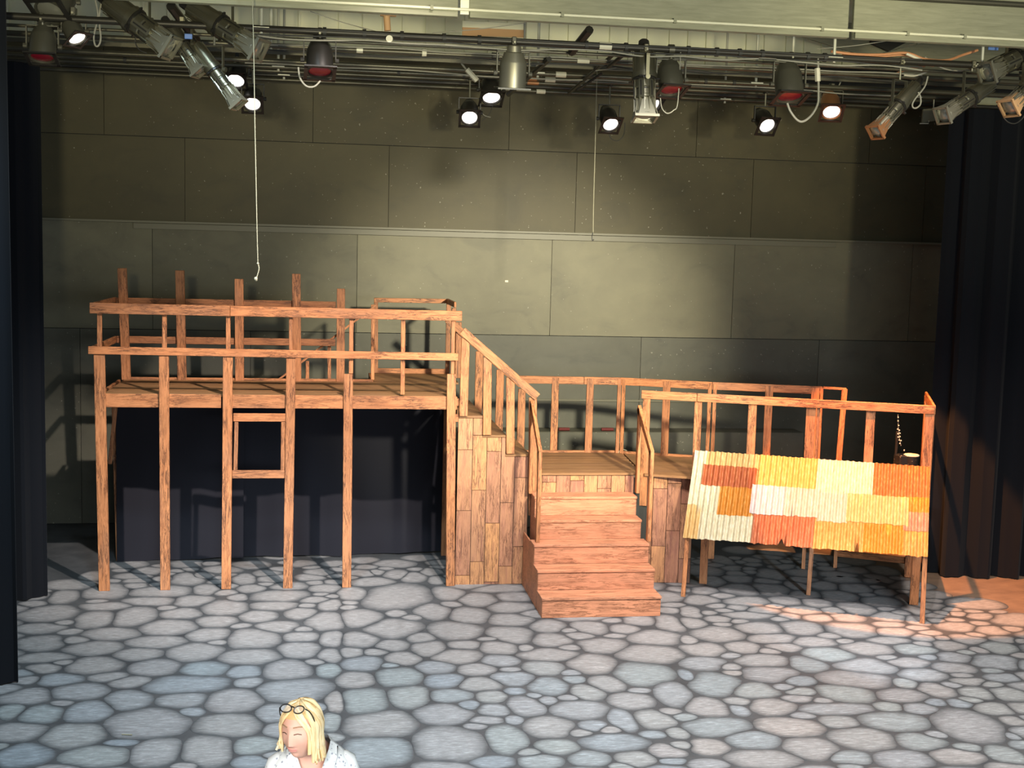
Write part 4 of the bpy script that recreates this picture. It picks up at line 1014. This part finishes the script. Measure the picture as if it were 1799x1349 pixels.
M['ersbody']=mat('olive_grey_cast_metal',(0.20,0.19,0.135),0.36,0.85,0.5)
ers((176,-8),(300,84),-5.5,-5.75,44,'large olive spotlight entering from the top left corner')
ers((288,32),(352,126),-5.45,-5.6,30,'olive spotlight slanting down between two larger ones')
ers((334,66),(419,183),-5.5,-5.7,27,'slim olive spotlight slanting lowest beside the two glowing lamps')
ers((320,4),(455,88),-5.4,-5.8,40,'large olive spotlight under the left end of the header beam')
ers((1131,72),(1133,208),-5.5,-5.7,38,'silver spotlight hanging vertically near the centre')
ers((1618,140),(1538,232),-5.45,-5.75,25,'slanted silver spotlight with orange-lit front plate left of right curtain','copper_warm_lit')  # orange light on the front plate is put into its colour
ers((1752,140),(1656,203),-5.45,-5.75,27,'slanted silver spotlight just above the right curtain edge')
ers((1838,78),(1733,128),-5.5,-5.7,34,'silver spotlight pointing left at the upper right edge')
ers((1850,112),(1772,190),-5.6,-5.8,30,'spotlight with rusty front plate cut off by the right frame edge','kraft')

# ================================================================== CABLES AND ROPES
def smooth(pts,n=6):
    P=[Vector(p) for p in pts]; P=[P[0]]+P+[P[-1]]; out=[]
    for i in range(1,len(P)-2):
        for k in range(n):
            t_=k/n; a,b,c,d=P[i-1],P[i],P[i+1],P[i+2]
            out.append(0.5*((2*b)+(c-a)*t_+(2*a-5*b+4*c-d)*t_*t_+(3*b-a-3*c+d)*t_**3))
    out.append(P[-2]); return out
def cable(pts,Y,r,m,label,name='cable',cat='cable',group='cables on the lighting grid'):
    P=[PY(p[0],p[1],p[2] if len(p)>2 else Y) for p in pts]
    return tag(MB().tube(smooth(P),r,6).build(name,M[m],None,True),label,cat,group)
cable([(166,-6),(172,28),(165,62),(167,79),(173,80),(177,66),(174,32),(180,-6)],-5.5,0.009,'cable_grey','grey cable loop hanging at top left beside the largest spotlight')
cable([(240,52),(238,75),(246,88),(258,93)],-5.4,0.006,'cable','thin dark cable curl under the largest left spotlight')
cable([(524,118),(527,137),(538,151),(552,152),(563,142)],-5.6,0.009,'cable_grey','grey cable drooping under the red lamp left of centre')
cable([(1383,181),(1389,196),(1401,211),(1412,213),(1426,202),(1436,184),(1438,165),(1437,100)],-5.62,0.012,'cable_grey','thick grey cable drooping in a U beside the orange-lit round lamp')
cable([(1437,143),(1436,120)],-5.62,0.03,'plug','grey plug box at the top of the U-shaped grey cable','plug_box','plug')
cable([(1630,134),(1624,153),(1606,176),(1603,187),(1609,190),(1617,183),(1617,170),(1613,162)],-5.6,0.009,'cable_grey','grey cable looping behind the orange-lit spotlight')
cable([(1752,184),(1766,210),(1782,217),(1796,208),(1806,190)],-5.66,0.007,'cable','dark cable drooping in front of right curtain at the frame edge')
cable([(1160,172),(1163,190),(1172,199),(1183,194),(1191,178),(1196,85)],-5.62,0.006,'cable_grey','thin cable drooping below the bright red lamp')
cable([(1166,120),(1166,150),(1160,168),(1150,178)],-3.035,0.009,'cable_grey','grey cable beside vertical spotlight running down to the pink lens')
cable([(847,170),(843,190),(850,202),(862,206)],-1.5,0.005,'cable_grey','thin grey cable under the low lamp left of the pinkish one')
cable([(866,184),(860,200),(846,213)],-1.5,0.004,'cable','thin black wire under the pinkish white lamp')
cable([(1069,228),(1073,243),(1086,247),(1096,236),(1098,216)],-1.5,0.005,'cable','black wire loop under the low lamp near the centre')
cable([(801,98),(812,113),(819,122)],-3.03,0.012,'cable_grey','pale bar running down to a grey plug above the pinkish lamp')
cable([(820,122),(838,142)],-3.05,0.034,'plug','grey rectangular plug above the pinkish lamp','plug_box','plug')
cable([(1474,150),(1480,140),(1492,135),(1510,137),(1560,144)],-2.9,0.008,'cable_grey','grey cable leaving the orange-lit round lamp to the right')
# orange flex at the right
cable([(1460,90,-5.5),(1500,95,-5.5),(1545,96,-5.5),(1592,93,-5.5),(1625,104,-5.5),(1662,106,-5.5),(1690,97,-5.4),(1718,88,-5.4)],-5.5,0.014,'cable_orange','orange cable along the pipes under the right end of the beam')
cable([(1480,97,-5.4),(1540,100,-5.4),(1590,97,-5.4),(1618,110,-5.3),(1640,116,-5.2)],-5.4,0.012,'cable_orange','second orange cable just below the first at right')
cable([(1566,133),(1588,124),(1612,118),(1625,116)],-4.2,0.014,'cable_orange','short orange cable rising above the orange-lit spotlight')
cable([(1588,132),(1608,133),(1632,125)],-4.3,0.010,'plug','pale cable sagging above the orange-lit spotlight')
cable([(1592,94),(1615,104),(1624,109)],-5.5,0.018,'plug','cream sleeve on the orange cable at right')
cable([(1625,100),(1648,116),(1675,124),(1710,123)],-5.2,0.008,'cable_grey','grey cable sagging under the orange cable at right')
for i,(k,y0,dy,m,lb) in enumerate((('A',79,4,'cable','thin black cable tied below the front pipe, upper'),('A',83,6,'cable_grey','thin grey cable tied below the front pipe, lower'),('A',69,2,'cable','thin black cable lying along the top of the front pipe'),('B',107,5,'cable','thin black cable sagging under the second pipe'),('C',133,4,'cable_grey','grey cable sagging under the third pipe'),('F',147,3,'cable','black cable among the rear pipes'),('B',96,3,'cable_grey','pale wire above the second pipe'))):
    Y=PZV[k][0]-0.05; rr=random.Random(i); pts=[]
    for px in range(430,1640,70):
        pts.append((px,y0+(px-900)*0.0485+rr.uniform(-0.3,1)*dy,Y))
    cable(pts,Y,0.009,m,lb)
for i,(a,b,Y,lb) in enumerate((((545,20),(660,55),-4.5,'thin slanting wire in front of the cream siding at left'),((760,58),(925,40),-4.5,'thin slanting wire crossing the tan board'),((1435,86),(1570,70),-4.8,'pale slanting wire under the beam joint at right'),((1046,124),(1105,113),-4,'pale slanting wire left of the vertical spotlight'),((440,90),(560,80),-4,'faint wire between the left spotlights and the red lamp'))):
    cable([a,((a[0]+b[0])/2,(a[1]+b[1])/2+2),b],Y,0.005,'cable_grey',lb,'wire','wire')
for i,(x,y,lb) in enumerate(((682,30,'rusty hanger with a pale round tag above the front pipe'),)):
    th=thing('pipe_hanger',PY(x,y,-5.5),lb,'hanger'); MB().cyl(PY(x-3,26,-5.5),PY(x-1,54,-5.5),0.035,n=10).build('strap',M['kraft'],th,True)
    MB().cyl(PY(x+2,68,-5.66),PY(x+2,68,-5.68),0.035,n=14).build('tag_disc',M['plug'],th,True); MB().box(PY(x,24,-5.5),(0.16,0.05,0.05)).build('plate',M['kraft'],th)
for px,py,Y,lb in ((97,22,-5.4,'small blue label on the pipe at top left'),(331,64,-5.7,'blue tag between two left spotlights'),(1745,84,-5.4,'blue plastic piece under the beam at upper right')):
    tag(MB().box(PY(px,py,Y),(0.075 if px<1000 else 0.12,0.02,0.05)).build('blue_tag',M['bluelabel'],bevel=0.005),lb,'tag')
rp=thing('hanging_rope',PY(449,250,-6.2),'long pale rope hanging down left of centre ending in a knot','rope')
MB().tube(smooth([PY(443,-20,-6.2),PY(446,100,-6.2),PY(447.5,200,-6.2),PY(449.5,300,-6.2),PY(451.5,400,-6.2),PY(453,462,-6.2)]),0.0042,6).build('strand',M['rope'],rp,True)
MB().tube(smooth([PY(453,462,-6.2),PY(455,472,-6.2),PY(452,484,-6.2),PY(449,491,-6.2)]),0.0055,6).build('tail',M['rope'],rp,True)
MB().sphere(PY(453,463,-6.2),0.012,8,6).build('knot',M['rope'],rp,True)
MB().sphere(PY(449.5,490,-6.2),0.018,8,6,(1,1,1.3)).build('tassel',M['rope'],rp,True)
rp=thing('pull_rope',PY(1045,250,-3.03),'thin pale cord hanging right of centre down to the wall ledge','rope')
MB().tube(smooth([PY(1050,80,-3.03),PY(1048,160,-3.03),PY(1045.5,260,-3.03),PY(1043,350,-3.03),PY(1042,410,-3.03)]),0.005,6).build('strand',M['rope'],rp,True)
MB().tube(smooth([PY(1042,408,-3.03),PY(1040,416,-3.03),PY(1041,423,-3.03),PY(1043,420,-3.03)],4),0.006,6).build('hook',M['cable'],rp,True)

# ================================================================== WOMAN IN THE AUDIENCE
rz_=MB().box((0.6,-13.6,0.30),(9.0,2.6,0.60)).build('floor_riser',M['floor'],bevel=0.01); tag(rz_,kind='structure')
M['skin']=mat('skin',(0.74,0.42,0.31),0.5,0,0.35)
M['skin'].node_tree.nodes['Principled BSDF'].inputs['Subsurface Weight'].default_value=0.15
M['skin'].node_tree.nodes['Principled BSDF'].inputs['Subsurface Radius'].default_value=(0.02,0.008,0.005)
M['lip']=mat('lips',(0.62,0.29,0.24),0.45); M['brow']=mat('brow_hair',(0.38,0.22,0.12),0.7); M['lash']=mat('lashes',(0.10,0.05,0.03),0.6)
M['trouser']=mat('navy_trousers',(0.03,0.04,0.07),0.8); M['shoe']=mat('brown_shoes',(0.12,0.06,0.03),0.5)
def hairmat():
    m=mat('blonde_hair',(0.7,0.5,0.25),0.42,0,0.5); t=NT(m); at=t.n('ShaderNodeAttribute',attribute_name='val')
    c=t.ramp(at.outputs['Fac'],[(0.0,(0.36,0.19,0.07)),(0.25,(0.66,0.42,0.17)),(0.6,(0.82,0.62,0.32)),(1.0,(0.90,0.76,0.48))])
    t.l(c,t.b.inputs['Base Color']); return m
M['hair']=hairmat()
def blousemat():
    m=mat('white_print_cotton',(0.80,0.82,0.80),0.8); t=NT(m); v=t.n('ShaderNodeTexVoronoi'); v.inputs['Scale'].default_value=55; t.l(t.mapping((1,1,1)),v.inputs['Vector'])
    f=t.ramp(v.outputs['Distance'],[(0.22,(1,1,1)),(0.34,(0,0,0))])
    msk=t.ramp(t.noise(t.mapping((1,1,1)),40,2,0.5),[(0.47,(0,0,0)),(0.53,(0.8,0.8,0.8))])
    f=t.mix(1.0,f,msk,'MULTIPLY'); t.l(t.mix(f,(0.80,0.82,0.80),(0.22,0.25,0.32)),t.b.inputs['Base Color']); return m
M['blouse']=blousemat()
WB=PY(548,1318,-13.15)                      # between the shoulders
SH=WB.z; ZF=0.60
WO=Vector((WB.x,WB.y,ZF)); k_=(SH-ZF)/1.38    # scale of the body
def wl(x,y,z): return WO+Vector((x*k_,y*k_,z*k_))
# skeleton grown with a skin modifier
J={'pel':(0,0,0.90,.14,.10),'spi':(0,0.01,1.05,.125,.095),'che':(0,0.0,1.22,.13,.10),'ster':(0,0.01,1.34,.10,.08),'neck':(0,0.0,1.40,.056,.056),'neck2':(-0.012,-0.045,1.475,.053,.053),
   'shL':(-0.125,0.01,1.325,.05,.05),'elL':(-0.175,0.02,1.06,.042,.042),'wrL':(-0.22,-0.12,0.86,.028,.026),'haL':(-0.21,-0.17,0.80,.034,.018),
   'shR':(0.125,0.01,1.325,.05,.05),'elR':(0.175,0.02,1.06,.042,.042),'wrR':(0.22,-0.12,0.86,.028,.026),'haR':(0.21,-0.17,0.80,.034,.018),
   'hiL':(-0.09,0,0.84,.095,.095),'knL':(-0.10,-0.01,0.47,.06,.06),'anL':(-0.10,0.02,0.09,.042,.042),'toL':(-0.11,-0.15,0.035,.035,.03),
   'hiR':(0.09,0,0.84,.095,.095),'knR':(0.10,-0.01,0.47,.06,.06),'anR':(0.10,0.02,0.09,.042,.042),'toR':(0.11,-0.15,0.035,.035,.03)}
Eg=[('pel','spi'),('spi','che'),('che','ster'),('ster','neck'),('neck','neck2'),('ster','shL'),('shL','elL'),('elL','wrL'),('wrL','haL'),('ster','shR'),('shR','elR'),('elR','wrR'),('wrR','haR'),
    ('pel','hiL'),('hiL','knL'),('knL','anL'),('anL','toL'),('pel','hiR'),('hiR','knR'),('knR','anR'),('anR','toR')]
for s_,sg in (('L',-1),('R',1)):
    hx,hy,hz=J['ha'+s_][:3]
    for fi,(dx,ln) in enumerate(((-0.024,0.055),(-0.008,0.066),(0.008,0.062),(0.024,0.048))):
        J['f%s%da'%(s_,fi)]=(hx+dx,hy-0.03,hz-0.035,.009,.009); J['f%s%db'%(s_,fi)]=(hx+dx*1.1,hy-0.045,hz-0.035-ln,.007,.007)
        Eg+=[('ha'+s_,'f%s%da'%(s_,fi)),('f%s%da'%(s_,fi),'f%s%db'%(s_,fi))]
    J['t%sa'%s_]=(hx-sg*0.045,hy-0.02,hz-0.005,.010,.010); J['t%sb'%s_]=(hx-sg*0.06,hy-0.045,hz-0.035,.008,.008); Eg+=[('ha'+s_,'t%sa'%s_),('t%sa'%s_,'t%sb'%s_)]
nm=list(J); me=bpy.data.meshes.new('skeleton'); me.from_pydata([tuple(wl(*J[n][:3])) for n in nm],[(nm.index(a),nm.index(b)) for a,b in Eg],[])
sk=bpy.data.objects.new('skeleton',me); COL.objects.link(sk); md=sk.modifiers.new('skin','SKIN')
for i,n in enumerate(nm): me.skin_vertices[0].data[i].radius=(J[n][3]*k_,J[n][4]*k_)
me.skin_vertices[0].data[0].use_root=True; md.use_smooth_shade=True
sk.modifiers.new('sub','SUBSURF').levels=2
dg=bpy.context.evaluated_depsgraph_get(); ev=sk.evaluated_get(dg); bmh=bpy.data.meshes.new_from_object(ev)
bv=[Vector(v.co) for v in bmh.vertices]; bf=[tuple(p.vertices) for p in bmh.polygons]
bpy.data.objects.remove(sk); bpy.data.meshes.remove(bmh)
# head
HC=PY(530,1281,-13.30); HS=1.04
yaw_,pit_,rol_=math.radians(-29),math.radians(-5),math.radians(-3)
HM=Matrix.Translation(HC)@Matrix.Rotation(yaw_,4,'Z')@Matrix.Rotation(pit_,4,'X')@Matrix.Rotation(rol_,4,'Y')@Matrix.Scale(HS,4)
def hsurf(th,ph,ex=1.0):
    """th azimuth (0 = face front, -y), ph elevation"""
    x=math.sin(th)*math.cos(ph); y=-math.cos(th)*math.cos(ph); z=math.sin(ph)
    t_=max(0,-z); X=x*0.075*(1-0.30*t_**1.6); Z=z*0.118
    Y=y*0.096
    if y<0: Y*=1-0.10*t_
    else: Y*=1-0.40*t_
    if y<0:
        g=lambda a,s: math.exp(-(a/s)**2); fr=min(1,max(0,(-y-0.2)/0.4))
        nz=0.0
        if -0.046<Z<0.028: nz=(0.028-Z)/0.074*0.019*g(X,0.0115+0.006*max(0,(-Z)/0.046))
        if Z<=-0.046: nz=0.019*g(X,0.0145)*max(0,1-(-0.046-Z)/0.010)
        d=nz
        d+=-0.009*g(abs(X)-0.031,0.016)*g(Z-0.012,0.012)+0.006*g(abs(X)-0.031,0.012)*g(Z-0.010,0.007)
        d+=0.004*g(Z-0.036,0.011)*g(X,0.05)+0.006*g(abs(X)-0.042,0.02)*g(Z+0.030,0.022)
        d+=0.004*g(X,0.023)*g(Z+0.066,0.007)+0.009*g(X,0.022)*g(Z+0.103,0.014)-0.003*g(X,0.02)*g(Z+0.082,0.006)
        Y-=d*fr
    return Vector((X*ex,Y*ex,Z*ex))
NU,NV=72,56; hv=[];hf=[]
for j in range(1,NV):
    ph=-PI/2+PI*j/NV
    for i in range(NU): hv.append(HM@hsurf(2*PI*i/NU,ph))
for j in range(NV-2):
    for i in range(NU): hf.append((j*NU+i,j*NU+(i+1)%NU,(j+1)*NU+(i+1)%NU,(j+1)*NU+i))
hf.append(tuple(range(NU))[::-1]); hf.append(tuple((NV-2)*NU+i for i in range(NU)))
mb=MB(); mb.add(bv,bf); mb.add(hv,hf)
person=mb.build('person',M['skin'],None,True); tag(person,'blonde woman in a white print blouse standing in front, looking down left','person')
def on_head(az,el,ex=1.0): return HM@hsurf(math.radians(az),math.radians(el),ex)
def face_az(X,Z):      # azimuth/elevation on the face for a frontal offset in metres
    ph=math.asin(max(-0.99,min(0.99,Z/0.118))); t_=max(0,-math.sin(ph)); th=math.asin(max(-0.99,min(0.99,X/(0.075*(1-0.30*t_**1.6)*max(0.1,math.cos(ph))))))
    return math.degrees(th),math.degrees(ph)
for s_ in (-1,1):
    pts=[on_head(*face_az(s_*(0.030+dx),0.006-0.25*abs(dx)),1.004) for dx in (-0.014,-0.007,0,0.007,0.014)]
    MB().tube(smooth(pts,3),0.0022,6,None).build('eyelashes',M['lash'],person,True)
    pts=[on_head(*face_az(s_*(0.032+dx),0.031+0.004-0.18*abs(dx-0.004)),1.006) for dx in (-0.018,-0.008,0.002,0.012,0.019)]
    MB().tube(smooth(pts,3),0.0028,6).build('eyebrow',M['brow'],person,True)
pts=[on_head(*face_az(x,-0.0635+0.02*abs(x)/0.02*0.15),1.008) for x in (-0.022,-0.012,0,0.012,0.022)]
MB().tube(smooth(pts,3),0.0038,6,[0.5]*1+[1]*11+[0.5]).build('upper_lip',M['lip'],person,True)
pts=[on_head(*face_az(x,-0.072+0.004*abs(x)/0.02),1.008) for x in (-0.018,-0.009,0,0.009,0.018)]
MB().tube(smooth(pts,3),0.0045,6,[0.5]*1+[1]*11+[0.5]).build('lower_lip',M['lip'],person,True)
# hair: strands from a parting, over the skull, down to the shoulders
rh=random.Random(5); hb=MB(); hb.att=[]
def strand(path,r,val):
    P=smooth(path,4); n0=len(hb.v); tp=[0.55+0.45*math.sin(PI*min(1,0.12+i/(len(P)-1)*0.80)) for i in range(len(P))]
    hb.tube(P,r,6,tp); hb.att+=[val]*(len(hb.v)-n0)
up_w=Vector((0,0,1))
cap=[]; n0=len(hb.v)
for j in range(1,17):                                       # undercap so no scalp shows
    el=88-j*6.2; ring=[]
    for i in range(48):
        az=360*i/48-180; lim=30 if abs(az)<62 else (30-(abs(az)-62)*1.6)
        e=max(el,lim) if abs(az)<110 else el
        ring.append(on_head(az,e,1.055))
    cap.append(ring)
hb.rings(cap[::-1],True); hb.att+=[0.3]*(len(hb.v)-n0)
for i in range(190):
    sd=1 if rh.random()<0.72 else -1
    t_=rh.random(); az=((66 if sd>0 else 58)+ t_*114)*sd
    e0=rh.uniform(70,86); pa=(20+rh.uniform(-8,8))*(1 if sd>0 else -1)+ (0 if t_<0.5 else sd*120)
    P=[on_head(az*0.35 if t_<0.5 else az,e0,1.07)]
    fr=max(0,1-t_*2.2)
    for el,f_ in ((58,0.62),(34,0.85),(12,1.0),(-10,1.02)):
        P.append(on_head(az*(f_ if t_<0.5 else 1),el,1.10+rh.uniform(-0.02,0.03)))
    last=P[-1]; c=HC+Vector((0.015,0.02,0)); out=(last-c); out.z=0; out=out.normalized()
    L_=rh.uniform(0.075,0.115)*(1 if sd>0 else 0.55)
    P.append(last+Vector((0,0,-L_*0.5))+out*0.006); P.append(last+Vector((0,0,-L_))+out*(rh.uniform(-0.012,0.02)))
    strand(P,rh.uniform(0.0055,0.0085),min(1,max(0,rh.gauss(0.6,0.25))))
for i in range(46):                                          # swept fringe framing the forehead
    sd=1 if i%3 else -1; t_=rh.random()
    a0=rh.uniform(-14,6); P=[on_head(a0,rh.uniform(60,78),1.07)]
    e1=rh.uniform(36,46)
    P.append(on_head(a0+sd*18,e1+8,1.085)); P.append(on_head(a0+sd*38,e1-8-6*t_,1.09)); P.append(on_head(sd*(52+8*t_),e1-34,1.085)); P.append(on_head(sd*(58+8*t_),-18,1.07))
    l=P[-1]; P.append(l+Vector((0,0,-0.05)))
    strand(P,rh.uniform(0.004,0.007),min(1,max(0,rh.gauss(0.66,0.2))))
hb.build('hair',M['hair'],person,True)
# blouse with open V neck, short sleeves
def ring(z,hw,hd,yc=0.0,n=40):
    return [wl(hw*math.copysign(abs(math.cos(2*PI*i/n))**0.85,math.cos(2*PI*i/n)),yc+hd*math.copysign(abs(math.sin(2*PI*i/n))**0.85,math.sin(2*PI*i/n)),z) for i in range(n)]
prof=[(0.84,0.175,0.135,0),(0.95,0.160,0.125,0),(1.05,0.150,0.118,0.005),(1.15,0.160,0.130,-0.005),(1.22,0.168,0.135,-0.005),(1.27,0.172,0.128,0),(1.31,0.170,0.115,0.005),(1.34,0.158,0.102,0.01),(1.365,0.135,0.090,0.012),(1.388,0.108,0.080,0.014),(1.408,0.085,0.072,0.014),(1.428,0.070,0.064,0.012)]
bl=MB(); R_=[ring(*p) for p in prof]; n=40; vs=[v for r in R_ for v in r]; fs=[]
for a in range(len(R_)-1):
    for i in range(n):
        j=(i+1)%n; an=2*PI*(i+0.5)/n; zc=(prof[a][0]+prof[a+1][0])/2; xc=abs((prof[a][1]+prof[a+1][1])/2*math.cos(an))
        if math.sin(an)<0 and zc>1.20 and xc<(zc-1.20)*0.50: continue
        fs.append((a*n+i,a*n+j,(a+1)*n+j,(a+1)*n+i))
bl.add(vs,fs)
for s_ in (-1,1):
    rings=[]
    for (x,y,z,r) in ((0.085,0.01,1.340,0.030),(0.115,0.01,1.325,0.052),(0.143,0.012,1.295,0.062),(0.158,0.015,1.22,0.062),(0.168,0.018,1.12,0.058),(0.175,0.015,1.02,0.056)):
        c=wl(s_*x,y,z); d=Vector((s_*0.30,0,-1)) if x>0.15 else Vector((s_*1,0,-0.75)); d.normalize(); A=d.cross(Vector((0,1,0))).normalized(); B=d.cross(A)
        rings.append([c+A*(r*k_*math.cos(2*PI*i/20))+B*(r*k_*math.sin(2*PI*i/20)) for i in range(20)])
    bl.rings(rings,False)
blo=bl.build('blouse',M['blouse'],person,True)
so=blo.modifiers.new('thick','SOLIDIFY'); so.thickness=0.004; so.offset=1
for s_ in (-1,1):                                             # collar
    P=[wl(s_*0.068,0.03,1.432),wl(s_*0.078,-0.01,1.425),wl(s_*0.070,-0.055,1.405),wl(s_*0.045,-0.095,1.345),wl(s_*0.022,-0.122,1.27)]
    Q_=[wl(s_*0.085,0.035,1.415),wl(s_*0.105,-0.01,1.405),wl(s_*0.105,-0.065,1.375),wl(s_*0.088,-0.105,1.32),wl(s_*0.045,-0.128,1.255)]
    mb=MB(); nn=len(P); off2=Vector((0,-0.006,0.004)); mb.add(P+Q_+[p+off2 for p in P]+[p+off2 for p in Q_],[])
    f=[]
    for i in range(nn-1):
        f+=[(i,i+1,nn+i+1,nn+i),(2*nn+i,3*nn+i,3*nn+i+1,2*nn+i+1),(i,2*nn+i,2*nn+i+1,i+1),(nn+i,nn+i+1,3*nn+i+1,3*nn+i)]
    f+=[(0,nn,3*nn,2*nn),(nn-1,2*nn+nn-1,3*nn+nn-1,2*nn-1)]; mb.f+=f; mb.build('collar',M['blouse'],person)
tr=MB()
tr.rings([ring(0.90,0.17,0.125),ring(0.84,0.185,0.135),ring(0.78,0.19,0.13)],False)
for s_ in (-1,1):
    rings=[]
    for (x,y,z,r) in ((0.09,0,0.80,0.105),(0.10,0,0.62,0.09),(0.10,-0.01,0.47,0.075),(0.10,0.01,0.25,0.07),(0.10,0.02,0.06,0.065)):
        c=wl(s_*x,y,z); rings.append([c+Vector((r*k_*math.cos(2*PI*i/18),r*k_*math.sin(2*PI*i/18),0)) for i in range(18)])
    tr.rings(rings,False)
tr.build('trousers',M['trouser'],person,True)
# spectacles pushed up on her hair
gl=thing('spectacles',on_head(0,52,1.2),'black framed spectacles pushed up on the blonde hair','glasses')
FMm=HM@Matrix.Translation((0,-0.077,0.104))@Matrix.Rotation(math.radians(-44),4,'X')@Matrix.Scale(0.9,4)
def gp(x,y,z): return FMm@Vector((x,y,z))
M['specs']=mat('black_acetate',(0.012,0.010,0.010),0.3)
lg=mat('spectacle_glass',(0.95,0.95,0.95),0.05); b=lg.node_tree.nodes['Principled BSDF']; b.inputs['Alpha'].default_value=0.12; M['specglass']=lg
for s_ in (-1,1):
    pts=[gp(s_*0.034+0.027*math.cos(2*PI*i/18),-0.004*math.cos(2*PI*i/18)*s_,0.020*math.sin(2*PI*i/18)) for i in range(19)]
    MB().tube(pts,0.0026,6).build('lens_rim',M['specs'],gl,True)
    MB().rings([[gp(s_*0.034+0.0255*math.cos(2*PI*i/18),yy,0.0185*math.sin(2*PI*i/18)) for i in range(18)] for yy in (0.0,0.0012)]).build('lens',M['specglass'],gl,True)
    MB().tube(smooth([gp(s_*0.061,0.003,0.008),gp(s_*0.078,0.02,0.006),gp(s_*0.087,0.06,-0.004),gp(s_*0.085,0.115,-0.02)],4),0.0026,6).build('temple',M['specs'],gl,True)
MB().tube([gp(-0.008,-0.003,0.006),gp(0,-0.005,0.009),gp(0.008,-0.003,0.006)],0.0026,6).build('bridge',M['specs'],gl,True)
